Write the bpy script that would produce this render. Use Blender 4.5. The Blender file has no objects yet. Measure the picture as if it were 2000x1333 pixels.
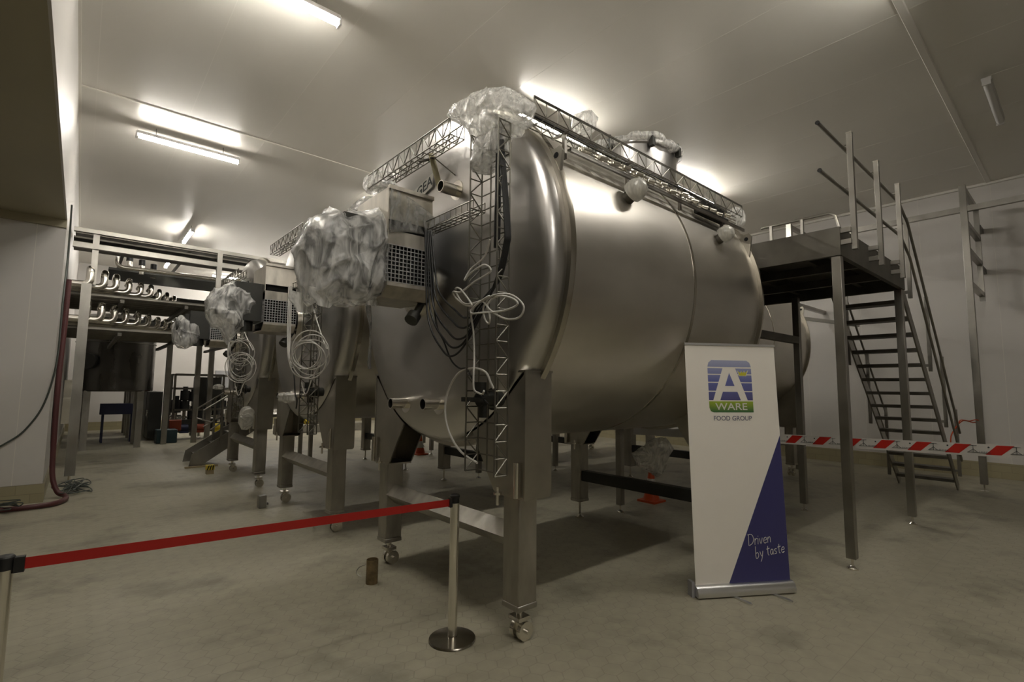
import bpy, math, random
from mathutils import Vector, Matrix, noise
random.seed(7)
S = bpy.context.scene
COL = S.collection
PI = math.pi
R = math.radians

# ------------------------------------------------------------------ camera
YA, PT, RO = R(49.243), R(5.277), R(-.591)
lvl = Vector((math.cos(YA), math.sin(YA), 0)); rgt = Vector((math.sin(YA), -math.cos(YA), 0)); up = Vector((0, 0, 1))
fw = lvl*math.cos(PT) + up*math.sin(PT); cu = up*math.cos(PT) - lvl*math.sin(PT)
rx = rgt*math.cos(RO) - cu*math.sin(RO); ux = rgt*math.sin(RO) + cu*math.cos(RO)
cam = bpy.data.cameras.new('camera'); cam_o = bpy.data.objects.new('camera', cam); COL.objects.link(cam_o)
m = Matrix((rx, ux, -fw)).transposed().to_4x4(); m.translation = (0, 0, 1.7)
cam_o.matrix_world = m
cam.sensor_width = 36; cam.lens = 975.4/2000*36; cam.clip_end = 200; cam.clip_start = .05
S.camera = cam_o
# ------------------------------------------------------------------ world and exposure
w = bpy.data.worlds.new('world'); S.world = w; w.use_nodes = True
w.node_tree.nodes['Background'].inputs[0].default_value = (.9, .88, .8, 1)
w.node_tree.nodes['Background'].inputs[1].default_value = .02
S.view_settings.view_transform = 'Standard'; S.view_settings.look = 'None'; S.view_settings.gamma = 1
S.view_settings.use_curve_mapping = False; S.view_settings.exposure = 3.3
LAMP = 11.0

# ------------------------------------------------------------------ materials
def mat(name, col=(.5, .5, .5), rough=.5, metal=0., spec=.5, nscale=0, namt=.15, aniso=None, bump=0, stretch=(1, 1, 1), rvar=0, emit=None, coat=0):
    m = bpy.data.materials.new(name); m.use_nodes = True; nt = m.node_tree; b = nt.nodes['Principled BSDF']
    b.inputs['Base Color'].default_value = (*col, 1); b.inputs['Roughness'].default_value = rough
    b.inputs['Metallic'].default_value = metal; b.inputs['Specular IOR Level'].default_value = spec
    if coat: b.inputs['Coat Weight'].default_value = coat
    if emit: b.inputs['Emission Color'].default_value = (*emit[0], 1); b.inputs['Emission Strength'].default_value = emit[1]
    if nscale:
        tc = nt.nodes.new('ShaderNodeTexCoord'); mp = nt.nodes.new('ShaderNodeMapping'); mp.inputs['Scale'].default_value = stretch
        nz = nt.nodes.new('ShaderNodeTexNoise'); nz.inputs['Scale'].default_value = nscale; nz.inputs['Detail'].default_value = 6
        nt.links.new(tc.outputs['Object'], mp.inputs[0]); nt.links.new(mp.outputs[0], nz.inputs['Vector'])
        r = nt.nodes.new('ShaderNodeMapRange'); r.inputs[1].default_value = .3; r.inputs[2].default_value = .7
        r.inputs[3].default_value = 1-namt; r.inputs[4].default_value = 1+namt
        nt.links.new(nz.outputs['Fac'], r.inputs[0])
        mx = nt.nodes.new('ShaderNodeVectorMath'); mx.operation = 'SCALE'; mx.inputs[0].default_value = col
        nt.links.new(r.outputs[0], mx.inputs['Scale']); nt.links.new(mx.outputs[0], b.inputs['Base Color'])
        if rvar:
            r2 = nt.nodes.new('ShaderNodeMapRange'); r2.inputs[1].default_value = .3; r2.inputs[2].default_value = .7
            r2.inputs[3].default_value = rough-rvar; r2.inputs[4].default_value = rough+rvar
            nt.links.new(nz.outputs['Fac'], r2.inputs[0]); nt.links.new(r2.outputs[0], b.inputs['Roughness'])
        if bump:
            bp = nt.nodes.new('ShaderNodeBump'); bp.inputs['Strength'].default_value = bump; bp.inputs['Distance'].default_value = .02
            nt.links.new(nz.outputs['Fac'], bp.inputs['Height']); nt.links.new(bp.outputs[0], b.inputs['Normal'])
    return m

M = {}
M['shell'] = mat('brushed_shell', (.64, .61, .56), .36, 1, nscale=2.2, namt=.1, stretch=(.5, 1, 1), rvar=.05)
M['head'] = mat('satin_head', (.56, .545, .53), .31, 1, nscale=1.3, namt=.04)
M['rim'] = mat('polished_rim', (.50, .47, .41), .22, 1)
M['leg'] = mat('blasted_leg_steel', (.40, .38, .335), .45, 1, nscale=9, namt=.22, stretch=(1, 1, .3), rvar=.1)
M['plate'] = mat('bracket_steel', (.42, .40, .35), .36, 1, nscale=4, namt=.12)
M['frame'] = mat('frame_steel', (.33, .315, .285), .36, 1, nscale=5, namt=.18, stretch=(1, 1, .4), rvar=.08)
M['dframe'] = mat('dull_frame_steel', (.15, .14, .12), .5, 1, nscale=4, namt=.2)
M['dark'] = mat('dark_steel', (.05, .05, .045), .45, .6)
M['chrome'] = mat('bright_pipe', (.80, .77, .70), .22, 1)
M['wire'] = mat('wire_steel', (.24, .23, .20), .4, 1)
M['black'] = mat('black_rubber', (.012, .012, .012), .45)
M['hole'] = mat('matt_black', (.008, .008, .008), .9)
M['white_cable'] = mat('white_cable', (.62, .60, .56), .4)
M['hood'] = mat('hood_steel', (.56, .53, .47), .38, 1, nscale=14, namt=.2, stretch=(1, 1, .25), rvar=.1)
M['wall'] = mat('white_wall_panel', (.60, .575, .545), .42, 0, .45, nscale=.5, namt=.05)
M['ceiling'] = mat('ceiling_panel', (.66, .635, .58), .28, 0, .6, nscale=.35, namt=.05)
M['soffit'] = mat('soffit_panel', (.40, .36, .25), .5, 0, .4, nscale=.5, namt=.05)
M['trimwhite'] = mat('joint_profile', (.74, .71, .64), .35)
M['jointline'] = mat('ceiling_joint_line', (.71, .685, .63), .35)
M['housing'] = mat('lamp_housing', (.55, .54, .52), .4)
M['lampoff'] = mat('unlit_diffuser', (.62, .61, .60), .35)
M['tube'] = mat('lit_diffuser', (1, 1, 1), .5, emit=((1, .955, .87), LAMP))
M['banner'] = mat('banner_white', (.88, .84, .77), .45)
M['navy'] = mat('banner_navy', (.045, .043, .16), .42)
M['lettergrey'] = mat('banner_grey_ink', (.14, .14, .20), .5)
M['letterwhite'] = mat('banner_white_ink', (.72, .71, .66), .5)
M['alu'] = mat('satin_aluminium', (.70, .70, .70), .3, 1)
M['crown'] = mat('crown_yellow', (.62, .58, .04), .5)
M['belt'] = mat('red_belt', (.42, .012, .006), .6)
M['tapewhite'] = mat('tape_white', (.55, .53, .50), .4)
M['tapered'] = mat('tape_red', (.42, .012, .006), .4)
M['tapeink'] = mat('tape_ink', (.03, .04, .04), .5)
M['cone'] = mat('cone_orange', (.55, .07, .01), .5)
M['conewhite'] = mat('cone_white', (.6, .58, .52), .5)
M['redhose'] = mat('red_hose', (.085, .022, .022), .5)
M['cable'] = mat('grey_cable', (.06, .07, .06), .5)
M['can'] = mat('rusty_can', (.22, .16, .08), .6, .3, nscale=14, namt=.4)
M['yellow'] = mat('warning_yellow', (.6, .45, .02), .5)
M['tin'] = mat('tin', (.35, .34, .32), .4, 1)
M['blue'] = mat('blue_plastic', (.012, .015, .05), .5)
M['teal'] = mat('teal_plastic', (.015, .04, .05), .5)
M['orange'] = mat('orange_plastic', (.22, .035, .01), .5)
M['silo'] = mat('silo_steel', (.12, .115, .105), .28, 1, nscale=1.5, namt=.1, stretch=(2, 2, .4), rvar=.05)
M['beige'] = mat('beige_panel', (.68, .64, .54), .5)
M['greybox'] = mat('grey_box', (.33, .33, .34), .5)
M['concrete'] = mat('concrete', (.30, .28, .24), .8, nscale=6, namt=.15)
M['strap'] = mat('yellowed_strap', (.42, .38, .24), .5)
M['plank'] = mat('plank', (.30, .24, .14), .7, nscale=8, namt=.2)

def plastic(name, clear, tint, rough, scale, foldscale=5., glo=.8):
    m = bpy.data.materials.new(name); m.use_nodes = True; nt = m.node_tree; nt.nodes.clear(); N = nt.nodes.new; L = nt.links.new
    out = N('ShaderNodeOutputMaterial'); tr = N('ShaderNodeBsdfTransparent'); tr.inputs[0].default_value = (.93, .93, .92, 1)
    di = N('ShaderNodeBsdfDiffuse'); di.inputs[0].default_value = (*tint, 1)
    tl = N('ShaderNodeBsdfTranslucent'); tl.inputs[0].default_value = (*tint, 1)
    gl = N('ShaderNodeBsdfGlossy'); gl.inputs[0].default_value = (1, 1, 1, 1); gl.inputs['Roughness'].default_value = rough
    tc = N('ShaderNodeTexCoord'); nz = N('ShaderNodeTexNoise'); nz.inputs['Scale'].default_value = scale; nz.inputs['Detail'].default_value = 4; nz.inputs['Distortion'].default_value = 1.2
    L(tc.outputs['Object'], nz.inputs['Vector'])
    wv = N('ShaderNodeTexNoise'); wv.inputs['Scale'].default_value = foldscale; wv.inputs['Detail'].default_value = 3; wv.inputs['Distortion'].default_value = 2.2
    mp = N('ShaderNodeMapping'); mp.inputs['Scale'].default_value = (1.5, 1.5, .6); mp.inputs['Rotation'].default_value = (.5, .7, 0); L(tc.outputs['Object'], mp.inputs[0]); L(mp.outputs[0], wv.inputs['Vector'])
    ad = N('ShaderNodeMath'); ad.operation = 'ADD'; L(nz.outputs['Fac'], ad.inputs[0]); L(wv.outputs['Fac'], ad.inputs[1])
    bp = N('ShaderNodeBump'); bp.inputs['Strength'].default_value = .5; bp.inputs['Distance'].default_value = .008; L(ad.outputs[0], bp.inputs['Height'])
    for s in (di, gl, tl): L(bp.outputs[0], s.inputs['Normal'])
    a = N('ShaderNodeMixShader'); a.inputs[0].default_value = .45; L(di.outputs[0], a.inputs[1]); L(tl.outputs[0], a.inputs[2])
    r = N('ShaderNodeMapRange'); r.inputs[1].default_value = .38; r.inputs[2].default_value = .62; r.inputs[3].default_value = max(0, clear-.32); r.inputs[4].default_value = min(1, clear+.32)
    L(wv.outputs['Fac'], r.inputs[0])
    b = N('ShaderNodeMixShader'); L(r.outputs[0], b.inputs[0]); L(a.outputs[0], b.inputs[1]); L(tr.outputs[0], b.inputs[2])
    fr = N('ShaderNodeFresnel'); fr.inputs[0].default_value = 1.5; L(bp.outputs[0], fr.inputs['Normal'])
    mu = N('ShaderNodeMath'); mu.operation = 'MULTIPLY_ADD'; mu.inputs[1].default_value = glo; mu.inputs[2].default_value = .02; L(fr.outputs[0], mu.inputs[0])
    c = N('ShaderNodeMixShader'); L(mu.outputs[0], c.inputs[0]); L(b.outputs[0], c.inputs[1]); L(gl.outputs[0], c.inputs[2]); L(c.outputs[0], out.inputs[0])
    return m
M['bag'] = plastic('milky_plastic_sheet', .42, (.95, .94, .92), .26, 14, glo=.34)
M['wrap'] = plastic('bubble_wrap', .40, (.94, .93, .90), .18, 40, 9, glo=.5)
M['film'] = plastic('clear_stretch_film', .82, (.6, .6, .58), .08, 22)
M['capwrap'] = plastic('white_wrapped_cap', .05, (.8, .78, .72), .25, 20)

def math_node(nt, op, a, b=None, c=None):
    n = nt.nodes.new('ShaderNodeMath'); n.operation = op
    for i, v in enumerate((a, b, c)):
        if v is None: continue
        if isinstance(v, (int, float)): n.inputs[i].default_value = v
        else: nt.links.new(v, n.inputs[i])
    return n.outputs[0]

def floor_material():
    m = bpy.data.materials.new('hexagon_floor_tiles'); m.use_nodes = True; nt = m.node_tree; N = nt.nodes.new; L = nt.links.new
    b = nt.nodes['Principled BSDF']; geo = N('ShaderNodeNewGeometry'); sp = N('ShaderNodeSeparateXYZ'); L(geo.outputs['Position'], sp.inputs[0])
    mn = lambda *a: math_node(nt, *a)
    s = 1/.115; x = mn('MULTIPLY', sp.outputs[1], s); y = mn('MULTIPLY', sp.outputs[0], s/1.12); Q = 1.7320508
    def cell(ox, oy):
        gx = mn('SUBTRACT', mn('FRACT', mn('ADD', x, ox+100)), .5)
        gy = mn('MULTIPLY', mn('SUBTRACT', mn('FRACT', mn('ADD', mn('DIVIDE', y, Q), oy+100)), .5), Q)
        return gx, gy, mn('ADD', mn('MULTIPLY', gx, gx), mn('MULTIPLY', gy, gy))
    ax, ay, ad = cell(0, 0); bx, by, bd = cell(.5, .5)
    pick = mn('LESS_THAN', ad, bd)
    def mixv(p, q): return mn('ADD', mn('MULTIPLY', p, pick), mn('MULTIPLY', q, mn('SUBTRACT', 1, pick)))
    gx = mn('ABSOLUTE', mixv(ax, bx)); gy = mn('ABSOLUTE', mixv(ay, by))
    e = mn('SUBTRACT', .5, mn('MAXIMUM', gx, mn('ADD', mn('MULTIPLY', gx, .5), mn('MULTIPLY', gy, .8660254))))
    # straight border band of oblong tiles beside the hexagons
    Y = sp.outputs[1]; X = sp.outputs[0]
    band = mn('MULTIPLY', mn('GREATER_THAN', Y, 1.02), mn('LESS_THAN', Y, 1.215))
    ty = mn('ABSOLUTE', mn('SUBTRACT', mn('FRACT', mn('MULTIPLY', mn('SUBTRACT', Y, 1.0175), 1/.0995)), .5))
    tx = mn('ABSOLUTE', mn('SUBTRACT', mn('FRACT', mn('MULTIPLY', X, 1/.24)), .5))
    be = mn('MINIMUM', mn('SUBTRACT', .5, ty), mn('MULTIPLY', mn('SUBTRACT', .5, tx), 2.4))
    e = mn('ADD', mn('MULTIPLY', be, band), mn('MULTIPLY', e, mn('SUBTRACT', 1, band)))
    gr = N('ShaderNodeMapRange'); gr.inputs[1].default_value = .012; gr.inputs[2].default_value = .035; L(e, gr.inputs[0])
    n1 = N('ShaderNodeTexNoise'); n1.inputs['Scale'].default_value = 1.1; n1.inputs['Detail'].default_value = 7; n1.inputs['Roughness'].default_value = .6; L(geo.outputs['Position'], n1.inputs['Vector'])
    st = N('ShaderNodeMapRange'); st.inputs[1].default_value = .53; st.inputs[2].default_value = .70; st.inputs[3].default_value = 1; st.inputs[4].default_value = .55; L(n1.outputs['Fac'], st.inputs[0])
    n2 = N('ShaderNodeTexNoise'); n2.inputs['Scale'].default_value = 9; n2.inputs['Detail'].default_value = 5; L(geo.outputs['Position'], n2.inputs['Vector'])
    s2 = N('ShaderNodeMapRange'); s2.inputs[1].default_value = .3; s2.inputs[2].default_value = .7; s2.inputs[3].default_value = .92; s2.inputs[4].default_value = 1.06; L(n2.outputs['Fac'], s2.inputs[0])
    k = mn('MULTIPLY', mn('MULTIPLY', st.outputs[0], s2.outputs[0]), mn('MULTIPLY_ADD', gr.outputs[0], .18, .82))
    vm = N('ShaderNodeVectorMath'); vm.operation = 'SCALE'; vm.inputs[0].default_value = (.35, .325, .245); L(k, vm.inputs['Scale']); L(vm.outputs[0], b.inputs['Base Color'])
    b.inputs['Roughness'].default_value = .5; b.inputs['Specular IOR Level'].default_value = .35
    bp = N('ShaderNodeBump'); bp.inputs['Strength'].default_value = .3; bp.inputs['Distance'].default_value = .003; L(gr.outputs[0], bp.inputs['Height']); L(bp.outputs[0], b.inputs['Normal'])
    return m
M['floor'] = floor_material()

def tile_material():
    m = bpy.data.materials.new('beige_skirting_tiles'); m.use_nodes = True; nt = m.node_tree; N = nt.nodes.new; L = nt.links.new
    b = nt.nodes['Principled BSDF']; geo = N('ShaderNodeNewGeometry'); sp = N('ShaderNodeSeparateXYZ'); L(geo.outputs['Position'], sp.inputs[0])
    cb = N('ShaderNodeCombineXYZ'); L(math_node(nt, 'ADD', sp.outputs[0], sp.outputs[1]), cb.inputs[0]); L(sp.outputs[2], cb.inputs[1])
    br = N('ShaderNodeTexBrick'); L(cb.outputs[0], br.inputs['Vector']); br.inputs['Scale'].default_value = 1
    br.inputs['Color1'].default_value = (.33, .29, .18, 1); br.inputs['Color2'].default_value = (.36, .32, .20, 1); br.inputs['Mortar'].default_value = (.26, .23, .15, 1)
    br.inputs['Mortar Size'].default_value = .004; br.inputs['Brick Width'].default_value = .3; br.inputs['Row Height'].default_value = .13
    L(br.outputs['Color'], b.inputs['Base Color']); b.inputs['Roughness'].default_value = .4
    return m
M['skirt'] = tile_material()

def gradient_material(name, c0, c1, z0, z1, c2=None):
    # printed colour gradient of the logo, bottom to top
    m = bpy.data.materials.new(name); m.use_nodes = True; nt = m.node_tree; b = nt.nodes['Principled BSDF']
    tc = nt.nodes.new('ShaderNodeTexCoord'); sp = nt.nodes.new('ShaderNodeSeparateXYZ'); nt.links.new(tc.outputs['Object'], sp.inputs[0])
    r = nt.nodes.new('ShaderNodeMapRange'); r.inputs[1].default_value = z0; r.inputs[2].default_value = z1; nt.links.new(sp.outputs[2], r.inputs[0])
    cr = nt.nodes.new('ShaderNodeValToRGB'); cr.color_ramp.elements[0].color = (*c0, 1); cr.color_ramp.elements[1].color = (*c1, 1)
    if c2: e = cr.color_ramp.elements.new(.5); e.color = (*c2, 1)
    nt.links.new(r.outputs[0], cr.inputs[0]); nt.links.new(cr.outputs[0], b.inputs['Base Color']); b.inputs['Roughness'].default_value = .5
    return m

# ------------------------------------------------------------------ mesh builder
class MB:
    def __init__(s): s.v = []; s.f = []
    def add(s, vs, fs):
        o = len(s.v); s.v += [tuple(v) for v in vs]; s.f += [tuple(i+o for i in f) for f in fs]; return s
    def box(s, x0, x1, y0, y1, z0, z1):
        return s.add([(x0,y0,z0),(x1,y0,z0),(x1,y1,z0),(x0,y1,z0),(x0,y0,z1),(x1,y0,z1),(x1,y1,z1),(x0,y1,z1)],
                     [(0,3,2,1),(4,5,6,7),(0,1,5,4),(1,2,6,5),(2,3,7,6),(3,0,4,7)])
    def cbox(s, c, d): return s.box(c[0]-d[0]/2, c[0]+d[0]/2, c[1]-d[1]/2, c[1]+d[1]/2, c[2]-d[2]/2, c[2]+d[2]/2)
    def bar(s, p, q, a, b=None, upv=(0, 0, 1), rot=0):
        p = Vector(p); q = Vector(q); b = b or a; d = (q-p).normalized(); u = Vector(upv)
        if abs(d.dot(u)) > .98: u = Vector((1, 0, 0))
        sx = d.cross(u).normalized(); sy = sx.cross(d).normalized()
        if rot: sx, sy = sx*math.cos(rot)+sy*math.sin(rot), sy*math.cos(rot)-sx*math.sin(rot)
        vs = [P+sx*(i*a/2)+sy*(j*b/2) for P in (p, q) for i, j in ((-1,-1),(1,-1),(1,1),(-1,1))]
        return s.add(vs, [(3,2,1,0),(4,5,6,7),(0,1,5,4),(1,2,6,5),(2,3,7,6),(3,0,4,7)])
    def tube(s, pts, r, n=8, caps=True, closed=False):
        P = [Vector(p) for p in pts]; rs = r if isinstance(r, (list, tuple)) else [r]*len(P); rings = []
        nrm = None
        for i, p in enumerate(P):
            a = P[i-1] if (i or closed) else P[0]; b = P[(i+1) % len(P)] if (i < len(P)-1 or closed) else P[-1]
            t = (b-a)
            if t.length < 1e-9: t = Vector((0, 0, 1))
            t.normalize()
            if nrm is None:
                nrm = t.orthogonal().normalized()
            nrm = (nrm - t*nrm.dot(t))
            if nrm.length < 1e-6: nrm = t.orthogonal()
            nrm.normalize(); bn = t.cross(nrm)
            rings.append([p+(nrm*math.cos(2*PI*k/n)+bn*math.sin(2*PI*k/n))*rs[i] for k in range(n)])
        o = len(s.v)
        for rg in rings: s.v += [tuple(v) for v in rg]
        m_ = len(P)
        for i in range(m_ if closed else m_-1):
            j = (i+1) % m_
            for k in range(n): s.f.append((o+i*n+k, o+i*n+(k+1) % n, o+j*n+(k+1) % n, o+j*n+k))
        if caps and not closed:
            s.f.append(tuple(o+k for k in reversed(range(n)))); s.f.append(tuple(o+(m_-1)*n+k for k in range(n)))
        return s
    def cyl(s, p, q, r, n=20, r2=None): return s.tube([p, q], [r, r if r2 is None else r2], n)
    def lathe(s, c, prof, n=32, axis=(0, 0, 1), cap=True):
        a = Vector(axis).normalized(); u = a.orthogonal().normalized(); v = a.cross(u); c = Vector(c); o = len(s.v)
        for r, h in prof:
            for k in range(n): s.v.append(tuple(c+a*h+(u*math.cos(2*PI*k/n)+v*math.sin(2*PI*k/n))*max(r, 1e-4)))
        for i in range(len(prof)-1):
            for k in range(n): s.f.append((o+i*n+k, o+i*n+(k+1) % n, o+(i+1)*n+(k+1) % n, o+(i+1)*n+k))
        if cap: s.f.append(tuple(o+k for k in reversed(range(n)))); s.f.append(tuple(o+(len(prof)-1)*n+k for k in range(n)))
        return s
    def prism(s, poly, fn, t0, t1):
        # poly: 2D points, fn(u, v, t) -> 3D point
        n = len(poly); o = len(s.v)
        for t in (t0, t1): s.v += [tuple(fn(u, v, t)) for u, v in poly]
        s.f.append(tuple(o+i for i in reversed(range(n)))); s.f.append(tuple(o+n+i for i in range(n)))
        for i in range(n): s.f.append((o+i, o+(i+1) % n, o+n+(i+1) % n, o+n+i))
        return s
    def build(s, name, material, parent=None, base=None, smooth=True, ang=35, bevel=0):
        me = bpy.data.meshes.new(name)
        b = Vector(base) if base is not None else (Vector(parent['_base']) if parent is not None and '_base' in parent else Vector((0, 0, 0)))
        me.from_pydata([tuple(Vector(v)-b) for v in s.v], [], s.f); me.materials.append(M[material] if isinstance(material, str) else material)
        me.validate()
        import bmesh
        bm = bmesh.new(); bm.from_mesh(me); bmesh.ops.recalc_face_normals(bm, faces=bm.faces); bm.to_mesh(me); bm.free()
        if smooth:
            me.polygons.foreach_set('use_smooth', [True]*len(me.polygons)); me.set_sharp_from_angle(angle=R(ang))
        o = bpy.data.objects.new(name, me); COL.objects.link(o)
        if parent is not None:
            o.parent = parent; o['_base'] = tuple(b)
        else: o.location = b; o['_base'] = tuple(b)
        if bevel:
            md = o.modifiers.new('bevel', 'BEVEL'); md.width = bevel; md.segments = 2; md.limit_method = 'ANGLE'
        return o

def tag(o, label=None, cat=None, group=None, kind=None):
    if label: o['label'] = label
    if cat: o['category'] = cat
    if group: o['group'] = group
    if kind: o['kind'] = kind
    return o
def thing(name, label, cat, loc, group=None):
    o = bpy.data.objects.new(name, None); COL.objects.link(o); o.location = loc; o['_base'] = tuple(loc); o.empty_display_size = .1
    return tag(o, label, cat, group)
def copy_thing(src, delta=(0, 0, 0), rotz=0, label=None, group=None, skip=()):
    r = src.copy(); COL.objects.link(r); r.location = Vector(src.location)+Vector(delta); r.rotation_euler = (0, 0, rotz)
    if label: r['label'] = label
    if group: r['group'] = group
    for ch in list(src.children):
        if ch.name.split('.')[0] in skip: continue
        c = ch.copy(); COL.objects.link(c); c.parent = r
        for g in list(ch.children):
            if g.name.split('.')[0] in skip: continue
            d = g.copy(); COL.objects.link(d); d.parent = c
    return r
def struct(name, mb, material, **k): return tag(mb.build(name, material, **k), kind='structure')

def smooth_path(pts, n=6):
    P = [Vector(p) for p in pts]; out = []
    for i in range(len(P)-1):
        a = P[max(i-1, 0)]; b = P[i]; c = P[i+1]; d = P[min(i+2, len(P)-1)]
        for k in range(n):
            t = k/n
            out.append(.5*((2*b)+(-a+c)*t+(2*a-5*b+4*c-d)*t*t+(-a+3*b-3*c+d)*t**3))
    out.append(P[-1]); return out

def text_mesh(txt, size, bold=0):
    cu_ = bpy.data.curves.new('t', 'FONT'); cu_.body = txt; cu_.size = size; cu_.align_x = 'CENTER'; cu_.align_y = 'CENTER'; cu_.offset = bold; cu_.resolution_u = 4
    o = bpy.data.objects.new('t', cu_); COL.objects.link(o); dg = bpy.context.evaluated_depsgraph_get()
    me = bpy.data.meshes.new_from_object(o.evaluated_get(dg)); vs = [v.co.copy() for v in me.vertices]; fs = [tuple(p.vertices) for p in me.polygons]
    bpy.data.objects.remove(o); bpy.data.meshes.remove(me); return vs, fs

# ------------------------------------------------------------------ the room
XW, YB, CZ, XL = 13.9, 23.5, 6.0, -.30
struct('floor', MB().box(-8, XW+.2, -11, YB+.3, -.2, 0), 'floor')
struct('ceiling', MB().box(XL, XW+.2, -11, YB+.3, CZ, CZ+.2), 'ceiling')
struct('wall_rear', MB().box(XW, XW+.2, -11, YB+.3, 0, CZ), 'wall')
struct('wall_far', MB().box(XL-.2, XW, YB, YB+.2, 0, CZ), 'wall')
struct('wall_front', MB().box(-8, XW, -11.2, -11, 0, CZ), 'wall')
struct('wall_left', MB().box(XL-.22, XL, 9.9, YB, 0, CZ).box(XL-.02, XL, -11, 9.9, 4.12, CZ), 'wall')
struct('wall_side', MB().box(-8, XL-.22, 9.9, 10.1, 0, 4.3), 'wall')
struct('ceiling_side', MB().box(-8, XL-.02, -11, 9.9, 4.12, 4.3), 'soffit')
struct('wall_outer', MB().box(-8.2, -8, -11, 10.1, 0, 4.3), 'wall')
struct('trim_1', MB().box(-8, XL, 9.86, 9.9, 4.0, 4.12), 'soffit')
struct('baseboard_side', MB().box(-8, XL-.0, 9.87, 9.9, 0, .26).box(XL, XL+.025, 9.87, YB, 0, .26), 'skirt')
struct('baseboard_rear', MB().box(XW-.03, XW, -11, YB, 0, .30), 'skirt')
struct('baseboard_far', MB().box(XL+.03, XW-.03, YB-.03, YB, 0, .30), 'skirt')
struct('trim_2', MB().box(XL, XW, 9.28, 9.32, CZ-.012, CZ), 'trimwhite')
t = MB()
t.prism([(-.045, 0), (-.035, -.018), (.035, -.018), (.045, 0)], lambda u, v, x: (x, 1.14+u, CZ+v), XL, XW)
struct('trim_3', t, 'ceiling')
struct('trim_4', MB().box(XW-.07, XW, -11, YB, CZ-.05, CZ), 'ceiling')
struct('trim_5', MB().box(XL, XL+.03, -11, YB, CZ-.03, CZ), 'trimwhite')
jn = MB()
for i in range(0, 13): jn.box(XL, XW, 0, 0.0, 0, 0) if False else jn.box(-.1+1.15*i, -.092+1.15*i, -11, YB, CZ-.0015, CZ)
struct('trim_6', jn, 'jointline')
wj = MB()
for i in range(0, 20): wj.box(XW-.0015, XW, -3.6+1.18*i, -3.595+1.18*i, .3, CZ-.05)
for i in range(4): wj.box(-.62-1.15*i, -.614-1.15*i, 9.8985, 9.9, .26, 4.02)
struct('trim_7', wj, 'trimwhite')

# ------------------------------------------------------------------ lamps
def make_lamp(lit=True):
    t = thing('ceiling_lamp', 'x', 'ceiling light', (0, 0, CZ))
    MB().box(-.76, .76, -.052, .052, -.172, -.125).box(-.775, -.75, -.045, .045, -.235, -.14).box(.75, .775, -.045, .045, -.235, -.14).build('lamp_housing', 'housing', t, base=(0, 0, 0))
    b = MB(); b.prism([(.043*math.cos(2*PI*k/16), -.19+.043*math.sin(2*PI*k/16)) for k in range(16)], lambda u, v, x: (x, u, v), -.73, .73)
    b.build('diffuser', 'tube' if lit else 'lampoff', t, base=(0, 0, 0), ang=60)
    h = MB()
    for x in (-.5, .5): h.cyl((x, 0, -.13), (x, 0, 0), .006, 6)
    h.build('hanger', 'tin', t, base=(0, 0, 0)); return t
lamp = make_lamp(); used = False
LAMPS = [(1.2, 10.1, 0, 'lit tube lamp over the left aisle above the pipe bend rows'),
 (1.2, 5.35, 0, 'lit tube lamp at the top edge, nearest on the left'),
 (5.45, 5.35, 0, 'lit tube lamp hidden above the front vat, glow on the ceiling only'),
 (9.7, 5.3, 0, 'lit tube lamp seen behind the manway and wire tray of the front vat'),
 (5.45, .75, 0, 'lit lamp just above the frame at upper right beside the joint profile'),
 (1.2, .75, 0, 'lit tube lamp above the camera side of the room, outside the picture'),
 (1.2, -3.9, 0, 'lit tube lamp in the unseen part of the room, left row'),
 (6.2, 22.7, 0, 'added tube lamp brightening the far white wall, right one'),  # extra lamp, put in to brighten the far wall
 (4.3, 21.6, 0, 'added tube lamp lifting the light on the far white wall beyond the small stairs'),  # also added, gives the far area more light
 (5.45, 10.1, 0, 'lit tube lamp over the second vat row, hidden by the front vat'),
 (9.7, 10.1, 0, 'lit tube lamp over the rear row beyond the walkway'),
 (2.03, 16.3, 1, 'lit tube lamp beyond the pipe rack, nearer of the two end-on'),
 (2.03, 20.4, 1, 'lit tube lamp beyond the pipe rack, farther and smaller of the two'),
 (6.5, 16.3, 1, 'lit tube lamp over the far machines behind the third vat'),
 (6.5, 20.4, 1, 'lit tube lamp by the far white wall'),
 (10.8, 18, 1, 'lit tube lamp in the far rear corner')]
for x, y, rz, lb in LAMPS:
    l = lamp if not used else copy_thing(lamp); used = True
    l.location = (x, y, CZ); l.rotation_euler = (0, 0, PI/2*rz); l['label'] = lb; l['group'] = 'ceiling tube lamps'
lo = make_lamp(False); lo.location = (9.62, .67, CZ); tag(lo, 'unlit grey tube fixture on the ceiling at upper right', 'ceiling light')

# ------------------------------------------------------------------ wire cable tray helper (U shaped lattice)
def lattice(p0, p1, wv, hv, step=.11, r=.0032, rods=3, zig=True):
    mb = MB(); p0 = Vector(p0); p1 = Vector(p1); wv = Vector(wv); hv = Vector(hv); L = (p1-p0).length; n = max(2, round(L/step))
    q = [(0, 1), (0, 0), (.33, 0), (.67, 0), (1, 0), (1, 1)] if rods == 3 else [(0, 1), (0, 0), (.5, 0), (1, 0), (1, 1)]
    for a, b in q: o = wv*a+hv*b; mb.tube([p0+o, p1+o], r*1.25, 5)
    for i in range(n+1):
        c = p0+(p1-p0)*(i/n)
        mb.tube([c+hv, c, c+wv, c+wv+hv], r, 5)
        if zig and i < n:
            d = p0+(p1-p0)*((i+1)/n)
            for o in (Vector((0, 0, 0)), wv):
                a, b = (c+o, d+o+hv) if i % 2 else (c+o+hv, d+o)
                mb.tube([a, b], r, 5)
    return mb

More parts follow.
